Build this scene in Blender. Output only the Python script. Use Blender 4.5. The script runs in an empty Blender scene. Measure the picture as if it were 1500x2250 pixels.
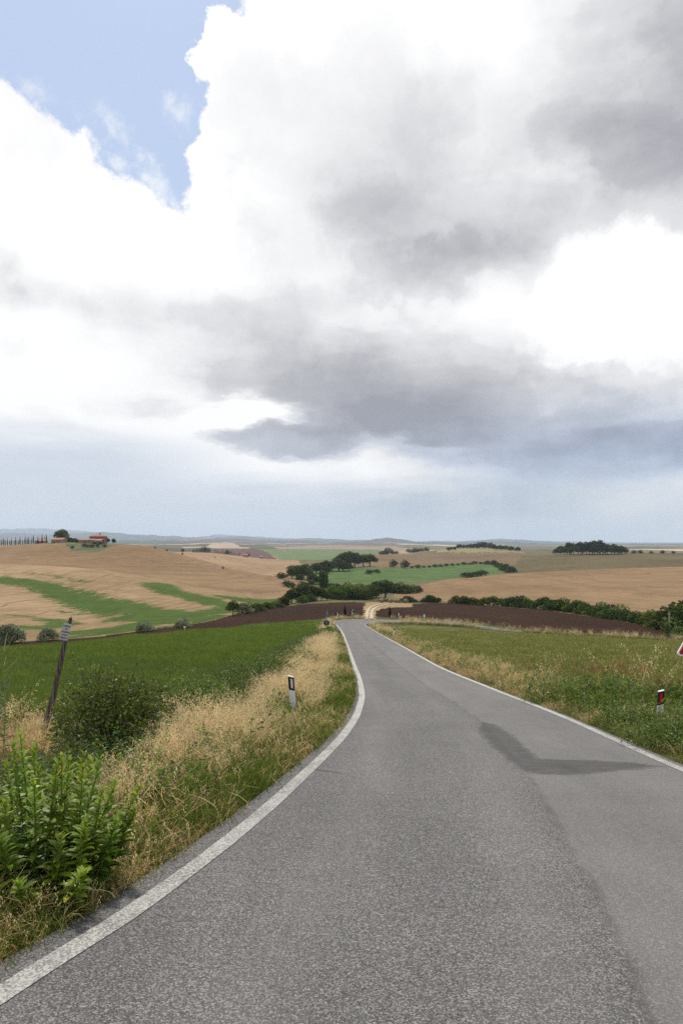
import bpy, math, random
import numpy as np
from mathutils import Vector, Matrix, Euler

random.seed(7)
rng = np.random.default_rng(11)
scene = bpy.context.scene
COL = scene.collection

# ------------------------------------------------------------------ camera, world, sun, exposure
EYE = 1.8            # metres above the road where the photographer stands
HOR, CX, FOC = 1190.0, 750.0, 1500.0    # survey constants: horizon row, middle column, focal length in photo pixels

cam_d = bpy.data.cameras.new('camera')
cam = bpy.data.objects.new('camera', cam_d)
COL.objects.link(cam)
cam.location = (0, 0, EYE)
cam.rotation_euler = (math.radians(90), 0, 0)
cam_d.sensor_width = 36.0
cam_d.lens = 24.0
cam_d.shift_y = 65.0 / 2250.0
cam_d.clip_start = 0.05
cam_d.clip_end = 90000
scene.camera = cam
scene.render.resolution_x, scene.render.resolution_y = 682, 1024

SUN_EL, SUN_AZ = math.radians(57), math.radians(-18)   # azimuth from the view direction, clockwise
world = bpy.data.worlds.new('World')
scene.world = world
world.use_nodes = True
world.cycles.sampling_method = 'MANUAL'
world.cycles.sample_map_resolution = 512


class G:
    """tiny shader-graph helper"""
    def __init__(self, nt):
        self.nt = nt
        self.n = nt.nodes
        self.l = nt.links

    def put(self, sock, v):
        if v is None:
            return
        if isinstance(v, bpy.types.NodeSocket):
            self.l.new(v, sock)
        else:
            try:
                sock.default_value = v
            except Exception:
                if isinstance(v, (int, float)):
                    sock.default_value = (v, v, v, 1)[:len(sock.default_value)]
                else:
                    sock.default_value = tuple(v) + (1,)

    def m(self, op, a, b=None, c=None, clamp=False):
        n = self.n.new('ShaderNodeMath')
        n.operation = op
        n.use_clamp = clamp
        self.put(n.inputs[0], a)
        self.put(n.inputs[1], b)
        self.put(n.inputs[2], c)
        return n.outputs[0]

    def v(self, op, a, b=None, c=None):
        n = self.n.new('ShaderNodeVectorMath')
        n.operation = op
        self.put(n.inputs[0], a)
        if op == 'SCALE':
            self.put(n.inputs[3], b)
        else:
            self.put(n.inputs[1], b)
            self.put(n.inputs[2], c)
        return n.outputs['Value'] if op in ('LENGTH', 'DOT_PRODUCT', 'DISTANCE') else n.outputs[0]

    def xyz(self, x, y, z):
        n = self.n.new('ShaderNodeCombineXYZ')
        for s, v in zip(n.inputs, (x, y, z)):
            self.put(s, v)
        return n.outputs[0]

    def sep(self, v):
        n = self.n.new('ShaderNodeSeparateXYZ')
        self.put(n.inputs[0], v)
        return n.outputs

    def noise(self, vec, scale, detail=4, rough=0.55, lac=2.0, dist=0.0, color=False):
        n = self.n.new('ShaderNodeTexNoise')
        self.put(n.inputs['Vector'], vec)
        self.put(n.inputs['Scale'], scale)
        self.put(n.inputs['Detail'], detail)
        self.put(n.inputs['Roughness'], rough)
        self.put(n.inputs['Lacunarity'], lac)
        self.put(n.inputs['Distortion'], dist)
        return n.outputs['Color'] if color else n.outputs[0]

    def voro(self, vec, scale, feature='F1', color=False, rand=1.0):
        n = self.n.new('ShaderNodeTexVoronoi')
        n.feature = feature
        self.put(n.inputs['Vector'], vec)
        self.put(n.inputs['Scale'], scale)
        self.put(n.inputs['Randomness'], rand)
        return n.outputs['Color'] if color else n.outputs['Distance']

    def rng(self, v, a, b, c=0.0, d=1.0, smooth=True):
        n = self.n.new('ShaderNodeMapRange')
        n.interpolation_type = 'SMOOTHSTEP' if smooth else 'LINEAR'
        self.put(n.inputs[0], v)
        for i, k in enumerate((a, b, c, d)):
            self.put(n.inputs[1 + i], k)
        return n.outputs[0]

    def mix(self, f, a, b, mode='MIX'):
        n = self.n.new('ShaderNodeMix')
        n.data_type = 'RGBA'
        n.blend_type = mode
        n.clamp_factor = True
        self.put(n.inputs[0], f)
        self.put(n.inputs[6], a)
        self.put(n.inputs[7], b)
        return n.outputs[2]

    def ramp(self, f, stops):
        n = self.n.new('ShaderNodeValToRGB')
        cr = n.color_ramp
        while len(cr.elements) < len(stops):
            cr.elements.new(0.5)
        for e, (p, c) in zip(cr.elements, stops):
            e.position = p
            e.color = tuple(c) + (1,)
        self.put(n.inputs[0], f)
        return n.outputs[0]

    def attr(self, name):
        n = self.n.new('ShaderNodeAttribute')
        n.attribute_name = name
        return n


def build_sky():
    nt = world.node_tree
    nt.nodes.clear()
    g = G(nt)
    out = nt.nodes.new('ShaderNodeOutputWorld')
    bg = nt.nodes.new('ShaderNodeBackground')
    sky = nt.nodes.new('ShaderNodeTexSky')
    sky.sky_type = 'NISHITA'
    sky.sun_disc = False
    sky.sun_elevation = SUN_EL
    sky.sun_rotation = SUN_AZ
    sky.altitude = 250
    sky.dust_density = 1.6
    tc = nt.nodes.new('ShaderNodeTexCoord')
    D = tc.outputs['Generated']
    s = g.sep(D)
    az = g.m('ARCTAN2', s[0], s[1])
    el = g.m('ARCSINE', s[2])
    P0 = g.xyz(az, el, 0.0)
    # turbulent displacement of the cloud outlines
    n1 = g.noise(D, 3.2, 3, 0.5, color=True)
    n2 = g.noise(D, 9.0, 6, 0.62, color=True)
    n3 = g.noise(g.v('MULTIPLY', D, (1.0, 1.0, 3.0)), 5.0, 5, 0.6, color=True)
    o1 = g.v('SCALE', g.v('SUBTRACT', n1, (0.5, 0.5, 0.5)), 0.10)
    o2 = g.v('SCALE', g.v('SUBTRACT', n2, (0.5, 0.5, 0.5)), 0.15)
    o3 = g.v('MULTIPLY', g.v('SUBTRACT', n3, (0.5, 0.5, 0.5)), (0.17, 0.085, 0.0))
    P_puff = g.v('ADD', P0, g.v('ADD', o1, o2))          # billowy edges
    P_soft = g.v('ADD', P0, g.v('ADD', o1, o3))          # streaky bases

    def ae(px, py):
        a = math.atan((px - CX) / FOC)
        return a, math.atan((HOR - py) / FOC * math.cos(a))

    def blob(P, px, py, rx, ry, a=0.0, b=1.0, tilt=0.0):
        """1 inside the ellipse, 0 outside; a..b is the fall-off in radii; positions are directions in the sky"""
        c = ae(px, py)
        q = g.v('SUBTRACT', P, (c[0], c[1], 0))
        if tilt:
            n = nt.nodes.new('ShaderNodeVectorRotate')
            n.rotation_type = 'Z_AXIS'
            g.put(n.inputs['Vector'], q)
            n.inputs['Angle'].default_value = math.radians(tilt)
            q = n.outputs[0]
        k = math.cos(c[0]) ** 2 / FOC
        q = g.v('MULTIPLY', q, (1 / (rx * k), 1 / (ry * math.cos(c[1]) ** 2 / FOC), 0))
        return g.rng(g.v('LENGTH', q), a, b, 1.0, 0.0)

    def total(parts):
        t = None
        for w, b in parts:
            x = g.m('MULTIPLY', b, w)
            t = x if t is None else g.m('ADD', t, x)
        return t

    fb = g.noise(g.v('ADD', D, g.v('SCALE', o2, 1.5)), 5.0, 7, 0.52)
    fb2 = g.noise(g.v('MULTIPLY', D, (1.0, 1.0, 3.5)), 7.0, 8, 0.55, dist=0.6)

    # --- gap of blue between the clouds: a wedge bounded by two cloud banks
    def bank(P, p, q):
        """signed angle from the line through two sky positions, positive to the right of p->q"""
        a, b = ae(*p), ae(*q)
        tx, ty = b[0] - a[0], b[1] - a[1]
        L = math.hypot(tx, ty)
        return g.v('DOT_PRODUCT', g.v('SUBTRACT', P, (a[0], a[1], 0)), (ty / L, -tx / L, 0))
    d1 = bank(P_puff, (540, -40), (415, 470))
    d2 = bank(P_puff, (425, 470), (0, 165))
    gap = g.m('MINIMUM', d1, d2)
    gap = g.m('SUBTRACT', gap, g.m('MULTIPLY', blob(P_puff, 470, 150, 95, 95, 0.3, 1.0), 0.06))
    gap = g.m('SUBTRACT', gap, g.m('MULTIPLY', blob(P_puff, 520, 330, 110, 110, 0.3, 1.0), 0.04))
    hole = g.rng(g.m('ADD', gap, g.m('MULTIPLY', g.m('SUBTRACT', g.noise(D, 22.0, 6, 0.65), 0.5), 0.05)), 0.0, 0.016)
    wisp = total([(0.85, blob(P_puff, 30, 145, 120, 42, 0.0, 1.1, 12)), (0.85, blob(P_puff, 290, 325, 165, 42, 0.0, 1.1, 36)), (0.6, blob(P_puff, 400, 245, 40, 45, 0.0, 1.0))])
    wisp = g.m('MULTIPLY', wisp, g.rng(g.noise(D, 14.0, 8, 0.65), 0.40, 0.62), clamp=True)
    hole = g.m('MULTIPLY', hole, g.m('SUBTRACT', 1.0, wisp))
    # elsewhere in the sky the gaps follow the same kind of noise
    away = g.rng(g.m('ABSOLUTE', az), 0.55, 0.95)
    above = g.rng(el, 0.80, 1.1)
    anyw = g.m('MAXIMUM', away, above)
    hole2 = g.m('MULTIPLY', g.m('MULTIPLY', g.rng(g.noise(D, 2.2, 5, 0.6), 0.56, 0.62), anyw), g.rng(el, 0.15, 0.3))
    hole = g.m('MAXIMUM', g.m('MULTIPLY', hole, g.m('SUBTRACT', 1.0, away)), hole2, clamp=True)

    # --- shade on the cloud bases
    dark = total([
        (0.60, blob(P_soft, 1560, 130, 560, 600, 0.05, 1.0)),
        (0.20, blob(P_puff, 1400, 340, 180, 150, 0.35, 1.0)),
        (0.18, blob(P_puff, 1270, 310, 190, 130, 0.0, 1.0)),
        (0.24, blob(P_soft, 860, 400, 520, 380, 0.0, 1.1)),
        (0.16, blob(P_soft, 880, 480, 220, 100, 0.0, 1.1, 10)),
        (0.26, blob(P_puff, 960, 600, 240, 105, 0.2, 1.05)),
        (0.20, blob(P_soft, 1130, 550, 260, 130, 0.1, 1.1)),
        (0.12, blob(P_soft, 1300, 520, 210, 120, 0.1, 1.1)),
        (0.24, blob(P_soft, 560, 690, 480, 100, 0.0, 1.1)),
        (0.14, blob(P_soft, 250, 690, 400, 100, 0.0, 1.1)),
        (0.32, blob(P_soft, 640, 810, 340, 115, 0.3, 1.05)),
        (0.34, blob(P_soft, 880, 840, 500, 130, 0.2, 1.1, -4)),
        (0.26, blob(P_soft, 850, 905, 300, 80, 0.3, 1.1)),
        (0.46, blob(P_soft, 620, 968, 220, 50, 0.4, 1.05, 6)),
        (0.36, blob(P_soft, 1150, 890, 500, 110, 0.2, 1.1, -6)),
        (0.46, blob(P_soft, 1330, 1005, 560, 80, 0.3, 1.1, -2)),
        (0.24, blob(P_soft, 1440, 930, 320, 90, 0.2, 1.1)),
        (0.22, blob(P_puff, 0, 610, 150, 85, 0.0, 1.1)),
        (0.14, blob(P_puff, 45, 795, 70, 35, 0.0, 1.1)),
        (0.13, blob(P_soft, 330, 890, 190, 32, 0.0, 1.1)),
        (0.15, blob(P_soft, 120, 930, 190, 28, 0.0, 1.1)),
        (-0.50, blob(P_soft, 530, 905, 150, 40, 0.2, 1.1)),
        (0.26, blob(P_soft, 1080, 950, 460, 75, 0.2, 1.1)),
        (0.22, blob(P_soft, 770, 930, 220, 60, 0.2, 1.1)),
        (-0.12, blob(P_soft, 900, 965, 200, 14, 0.2, 1.1)),
        (-0.10, blob(P_soft, 1330, 925, 230, 14, 0.2, 1.1, 4)),
        (-0.40, blob(P_puff, 1380, 680, 290, 160, 0.5, 1.0)),
    ])
    tex = g.m('MULTIPLY_ADD', g.m('SUBTRACT', fb, 0.5), 1.0, 1.0)
    tex = g.m('MULTIPLY', tex, g.m('MULTIPLY_ADD', g.m('SUBTRACT', fb2, 0.5), 0.6, 1.0))
    soft_d = g.m('MULTIPLY', dark, tex)
    # billow edges: the same field cut again with turbulence, so lit rims stand against shaded hollows
    bill = g.noise(g.v('ADD', D, g.v('SCALE', o1, 1.2)), 6.5, 7, 0.55)
    cut = g.m('ADD', dark, g.m('MULTIPLY', g.m('SUBTRACT', bill, 0.5), 0.9))
    rim = g.m('ADD', g.m('MULTIPLY', g.rng(cut, 0.16, 0.24), 0.07), g.m('MULTIPLY', g.rng(cut, 0.40, 0.50), 0.08))
    dark = g.m('ADD', g.m('MULTIPLY', soft_d, 0.88), g.m('MULTIPLY', rim, g.rng(dark, 0.02, 0.12)))
    # elsewhere: broken grey bases of the same character
    dark2 = g.m('MULTIPLY', g.rng(g.noise(g.v('MULTIPLY', D, (1, 1, 2)), 2.6, 4, 0.58), 0.42, 0.68), 0.62)
    dark = g.m('ADD', g.m('MULTIPLY', dark, g.m('SUBTRACT', 1.0, anyw)), g.m('MULTIPLY', dark2, anyw))
    dark = g.m('MAXIMUM', g.m('ADD', dark, g.m('MULTIPLY', g.m('SUBTRACT', fb, 0.53), 0.40)), 0.0)

    cloud = g.ramp(dark, [(0.0, (1.04, 1.04, 1.04)), (0.08, (0.95, 0.95, 0.955)), (0.24, (0.80, 0.80, 0.815)),
                          (0.48, (0.59, 0.59, 0.615)), (0.75, (0.44, 0.44, 0.475)), (1.0, (0.34, 0.34, 0.375))])
    low = g.rng(el, 0.10, 0.24, 1.0, 0.0)
    right = g.rng(az, -0.1, 0.45)
    cloud = g.mix(g.m('MULTIPLY', g.m('MULTIPLY', low, g.rng(dark, 0.1, 0.5)), g.m('MULTIPLY_ADD', right, 0.6, 0.4)), cloud,
                  g.mix(1.0, cloud, (0.80, 0.95, 1.16), 'MULTIPLY'))
    # --- blue air
    air = g.v('SCALE', sky.outputs[0], 0.10)
    pale = g.rng(el, 0.35, 0.75, 0.62, 0.42)
    blue = g.mix(pale, g.mix(0.55, air, (0.33, 0.50, 0.87)), (0.62, 0.74, 0.93))
    col = g.mix(hole, cloud, blue)
    # --- pale rain-washed air under the cloud bases
    hz = g.noise(g.v('MULTIPLY', D, (1, 1, 6)), 4.0, 5, 0.55)
    el2 = g.m('ADD', el, g.m('MULTIPLY', g.m('SUBTRACT', hz, 0.5), 0.07))
    washed = g.mix(g.rng(az, -0.30, 0.30), (0.64, 0.70, 0.79), (0.62, 0.68, 0.75))
    shaft = g.m('MULTIPLY', blob(P0, 1010, 1120, 350, 230, 0.35, 1.0), g.rng(g.noise(g.v('MULTIPLY', P0, (9.0, 0.8, 1.0)), 1.6, 4, 0.6), 0.30, 0.62, 0.55, 1.0))
    washed = g.mix(g.m('MULTIPLY', shaft, 0.8), washed, (0.415, 0.485, 0.575))
    washed = g.mix(g.m('MULTIPLY', g.rng(fb2, 0.45, 0.65), 0.25), washed, (0.76, 0.79, 0.82))
    lowp = g.rng(el, 0.0, 0.05, 0.55, 0.0)
    washed = g.mix(lowp, washed, (0.68, 0.73, 0.77))
    warm = blob(P_puff, 1480, 1130, 90, 22, 0.0, 1.1)
    washed = g.mix(g.m('MULTIPLY', warm, 0.7), washed, (0.92, 0.88, 0.84))
    pl = blob(P_soft, 1440, 1085, 190, 40, 0.1, 1.1)
    washed = g.mix(g.m('MULTIPLY', pl, 0.5), washed, (0.80, 0.80, 0.82))
    right = g.rng(az, -0.36, -0.06)
    f_low = g.rng(el2, 0.105, 0.170, 1.0, 0.0)
    rightlow = g.rng(el2, 0.055, 0.112, 1.0, 0.0)
    f_low = g.m('ADD', g.m('MULTIPLY', f_low, g.m('SUBTRACT', 1.0, right)), g.m('MULTIPLY', rightlow, right))
    col = g.mix(f_low, col, washed)
    # below the horizon: dull ground light
    col = g.mix(g.rng(s[2], -0.02, 0.0, 1.0, 0.0), col, (0.25, 0.22, 0.17))
    g.put(bg.inputs[0], g.v('SCALE', col, 10.0))
    bg.inputs[1].default_value = 0.10
    nt.links.new(bg.outputs[0], out.inputs[0])


build_sky()

sun_d = bpy.data.lights.new('sun', 'SUN')
sun = bpy.data.objects.new('sun', sun_d)
COL.objects.link(sun)
sun_d.energy = 3.5
sun_d.angle = math.radians(4)
sun_d.color = (1.0, 0.93, 0.82)
sdir = Vector((math.sin(SUN_AZ) * math.cos(SUN_EL), math.cos(SUN_AZ) * math.cos(SUN_EL), math.sin(SUN_EL)))
sun.rotation_euler = sdir.to_track_quat('Z', 'Y').to_euler()
sun.location = (-40, 60, 120)

scene.view_settings.view_transform = 'Standard'
scene.view_settings.look = 'None'
scene.view_settings.exposure = 0.0
scene.view_settings.gamma = 1.0
scene.view_settings.use_curve_mapping = False
cy = scene.cycles
cy.max_bounces = 6
cy.diffuse_bounces = 3
cy.transmission_bounces = 3
cy.transparent_max_bounces = 6
cy.volume_bounces = 1
cy.sample_clamp_indirect = 4.0
cy.use_denoising = False


# ------------------------------------------------------------------ object helpers
def tag(o, label=None, cat=None, group=None, kind=None):
    if label:
        o['label'] = label
    if cat:
        o['category'] = cat
    if group:
        o['group'] = group
    if kind:
        o['kind'] = kind
    return o


def empty(name, loc=(0, 0, 0), rz=0.0):
    o = bpy.data.objects.new(name, None)
    COL.objects.link(o)
    o.location = loc
    o.rotation_euler = (0, 0, rz)
    o.empty_display_size = 0.3
    return o


def mesh_np(name, verts, faces, mat=None, smooth=False, attrs=None):
    """verts (n,3); faces (m,k) array or list of index lists"""
    me = bpy.data.meshes.new(name)
    verts = np.asarray(verts, dtype=np.float32)
    if isinstance(faces, np.ndarray):
        m, k = faces.shape
        me.vertices.add(len(verts))
        me.vertices.foreach_set('co', verts.ravel())
        me.loops.add(m * k)
        me.loops.foreach_set('vertex_index', faces.astype(np.int32).ravel())
        me.polygons.add(m)
        me.polygons.foreach_set('loop_start', (np.arange(m) * k).astype(np.int32))
        me.update(calc_edges=True)
    else:
        me.from_pydata([tuple(v) for v in verts.tolist()], [], [tuple(f) for f in faces])
        me.update()
    if attrs:
        for an, (typ, arr) in attrs.items():
            a = me.attributes.new(an, typ, 'POINT')
            key = {'FLOAT': 'value', 'INT': 'value', 'FLOAT_VECTOR': 'vector', 'FLOAT_COLOR': 'color'}[typ]
            a.data.foreach_set(key, np.asarray(arr, dtype=np.int32 if typ == 'INT' else np.float32).ravel())
    if mat is not None:
        me.materials.append(mat)
    me.polygons.foreach_set('use_smooth', np.full(len(me.polygons), smooth, dtype=bool))
    return me


def link(name, me, parent=None, loc=None):
    o = bpy.data.objects.new(name, me)
    COL.objects.link(o)
    if parent is not None:
        o.parent = parent
    if loc is not None:
        o.location = loc
    return o


class MB:
    """collects boxes, prisms, tubes into one mesh"""
    def __init__(self):
        self.v, self.f = [], []

    def add(self, vs, fs):
        b = len(self.v)
        self.v += [tuple(v) for v in vs]
        self.f += [tuple(i + b for i in f) for f in fs]
        return self

    def box(self, x0, x1, y0, y1, z0, z1):
        return self.add([(x0, y0, z0), (x1, y0, z0), (x1, y1, z0), (x0, y1, z0), (x0, y0, z1), (x1, y0, z1), (x1, y1, z1), (x0, y1, z1)],
                        [(0, 3, 2, 1), (4, 5, 6, 7), (0, 1, 5, 4), (1, 2, 6, 5), (2, 3, 7, 6), (3, 0, 4, 7)])

    def prism(self, poly, y0, y1):
        """poly of (x,z), counter-clockwise seen from -Y, extruded y0..y1"""
        n = len(poly)
        vs = [(x, y0, z) for x, z in poly] + [(x, y1, z) for x, z in poly]
        fs = [tuple(range(n)), tuple(range(2 * n - 1, n - 1, -1))]
        fs += [(i, i + n, (i + 1) % n + n, (i + 1) % n) for i in range(n)]
        return self.add(vs, fs)

    def tube(self, pts, rad, n=8, cap=True, jag=0.0):
        pts = [Vector(p) for p in pts]
        rad = rad if isinstance(rad, (list, tuple)) else [rad] * len(pts)
        rings = []
        for i, p in enumerate(pts):
            t = (pts[min(i + 1, len(pts) - 1)] - pts[max(i - 1, 0)]).normalized()
            a = t.cross(Vector((0.31, 0.87, 0.12)))
            a.normalize()
            b = t.cross(a)
            for k in range(n):
                w = 2 * math.pi * k / n
                r = rad[i] * (1 + (random.uniform(-jag, jag) if jag else 0))
                rings.append(p + (a * math.cos(w) + b * math.sin(w)) * r)
        fs = []
        for i in range(len(pts) - 1):
            for k in range(n):
                fs.append((i * n + k, i * n + (k + 1) % n, (i + 1) * n + (k + 1) % n, (i + 1) * n + k))
        if cap:
            fs.append(tuple(range(n - 1, -1, -1)))
            m = (len(pts) - 1) * n
            fs.append(tuple(range(m, m + n)))
        return self.add(rings, fs)

    def mesh(self, name, mat, smooth=False):
        return mesh_np(name, np.array(self.v), self.f, mat, smooth)

    def build(self, name, mat, parent=None, smooth=False, bevel=0.0, loc=None):
        o = link(name, self.mesh(name, mat, smooth), parent, loc)
        if bevel:
            b = o.modifiers.new('bevel', 'BEVEL')
            b.width = bevel
            b.segments = 2
            b.limit_method = 'ANGLE'
        return o


# ------------------------------------------------------------------ materials
def new_mat(name):
    m = bpy.data.materials.new(name)
    m.use_nodes = True
    m.node_tree.nodes.clear()
    g = G(m.node_tree)
    out = m.node_tree.nodes.new('ShaderNodeOutputMaterial')
    return m, g, out


def principled(g, out, color, rough=0.85, spec=0.2, bump=None, bump_s=0.3, bump_d=0.02, metal=0.0):
    b = g.n.new('ShaderNodeBsdfPrincipled')
    g.put(b.inputs['Base Color'], color)
    g.put(b.inputs['Roughness'], rough)
    g.put(b.inputs['Specular IOR Level'], spec)
    g.put(b.inputs['Metallic'], metal)
    if bump is not None:
        bn = g.n.new('ShaderNodeBump')
        bn.inputs['Strength'].default_value = bump_s
        bn.inputs['Distance'].default_value = bump_d
        g.put(bn.inputs['Height'], bump)
        g.l.new(bn.outputs[0], b.inputs['Normal'])
    g.l.new(b.outputs[0], out.inputs[0])
    return b


def objco(g):
    return g.n.new('ShaderNodeTexCoord').outputs['Object']


def mat_plain(name, c, rough=0.6, spec=0.3, var=0.15, scale=8.0, metal=0.0, dirt=None):
    m, g, out = new_mat(name)
    co = objco(g)
    f = g.noise(co, scale, 5, 0.6)
    lo = tuple(x * (1 - var) for x in c)
    hi = tuple(min(1, x * (1 + var)) for x in c)
    col = g.mix(g.rng(f, 0.3, 0.7), lo, hi)
    if dirt:
        col = g.mix(g.m('MULTIPLY', g.rng(g.noise(co, scale * 0.6, 7, 0.65), 0.5, 0.72), 0.6), col, dirt)
    principled(g, out, col, rough, spec, f, 0.15, 0.01, metal)
    return m


def leaf_mat(name, rand=0.25, trans=0.35, hue=0.02, gloss=0.0):
    """foliage: natural tint from the mesh, varied plant by plant, light passes through"""
    m, g, out = new_mat(name)
    a = g.attr('tint')
    oi = g.n.new('ShaderNodeObjectInfo')
    r = oi.outputs['Random']
    hsv = g.n.new('ShaderNodeHueSaturation')
    g.put(hsv.inputs['Hue'], g.rng(r, 0, 1, 0.5 - hue, 0.5 + hue, False))
    g.put(hsv.inputs['Value'], g.rng(g.m('FRACT', g.m('MULTIPLY', r, 7.31)), 0, 1, 1 - rand, 1 + rand, False))
    g.put(hsv.inputs['Color'], a.outputs['Color'])
    c = hsv.outputs[0]
    d = g.n.new('ShaderNodeBsdfDiffuse')
    t = g.n.new('ShaderNodeBsdfTranslucent')
    g.put(d.inputs[0], c)
    g.put(t.inputs[0], c)
    mx = g.n.new('ShaderNodeMixShader')
    mx.inputs[0].default_value = trans
    g.l.new(d.outputs[0], mx.inputs[1])
    g.l.new(t.outputs[0], mx.inputs[2])
    res = mx.outputs[0]
    if gloss:
        gl = g.n.new('ShaderNodeBsdfGlossy')
        gl.inputs['Roughness'].default_value = 0.45
        gl.inputs[0].default_value = (0.9, 0.95, 0.9, 1)
        m2 = g.n.new('ShaderNodeMixShader')
        m2.inputs[0].default_value = gloss
        g.l.new(res, m2.inputs[1])
        g.l.new(gl.outputs[0], m2.inputs[2])
        res = m2.outputs[0]
    g.l.new(res, out.inputs[0])
    return m


# ------------------------------------------------------------------ terrain: surveyed height profiles along sight lines
def X(px, d):
    return (px - CX) / FOC * d


def Zp(py, d):
    return EYE - (py - HOR) / FOC * d


def drop(d):
    d = np.asarray(d, dtype=float)
    return np.interp(d, [-60, 0, 9, 14, 18, 100, 110, 116, 128, 270, 1e6],
                     [-3.0, 0, 1.134, 1.755, 2.20, 10.84, 11.85, 12.35, 12.8, 20.8, 20.8])


def pchip(xk, yk, x):
    """monotone cubic; xk (n), yk (n, ...) -> values at x (m) as (m, ...)"""
    xk = np.asarray(xk, float)
    yk = np.asarray(yk, float)
    h = np.diff(xk)
    sh = (slice(None),) + (None,) * (yk.ndim - 1)
    dl = np.diff(yk, axis=0) / h[sh]
    m = np.zeros_like(yk)
    w1 = (2 * h[1:] + h[:-1])[sh]
    w2 = (h[1:] + 2 * h[:-1])[sh]
    ok = dl[1:] * dl[:-1] > 0
    with np.errstate(divide='ignore', invalid='ignore'):
        hm = (w1 + w2) / (w1 / dl[:-1] + w2 / dl[1:])
    m[1:-1] = np.where(ok, hm, 0)
    m[0], m[-1] = dl[0], dl[-1]
    i = np.clip(np.searchsorted(xk, x) - 1, 0, len(xk) - 2)
    t = ((x - xk[i]) / h[i])
    t = np.clip(t, 0, 1)[(slice(None),) + (None,) * (yk.ndim - 1)]
    hh = h[i][(slice(None),) + (None,) * (yk.ndim - 1)]
    return ((2 * t**3 - 3 * t**2 + 1) * yk[i] + (t**3 - 2 * t**2 + t) * hh * m[i]
            + (-2 * t**3 + 3 * t**2) * yk[i + 1] + (t**3 - t**2) * hh * m[i + 1])


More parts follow.
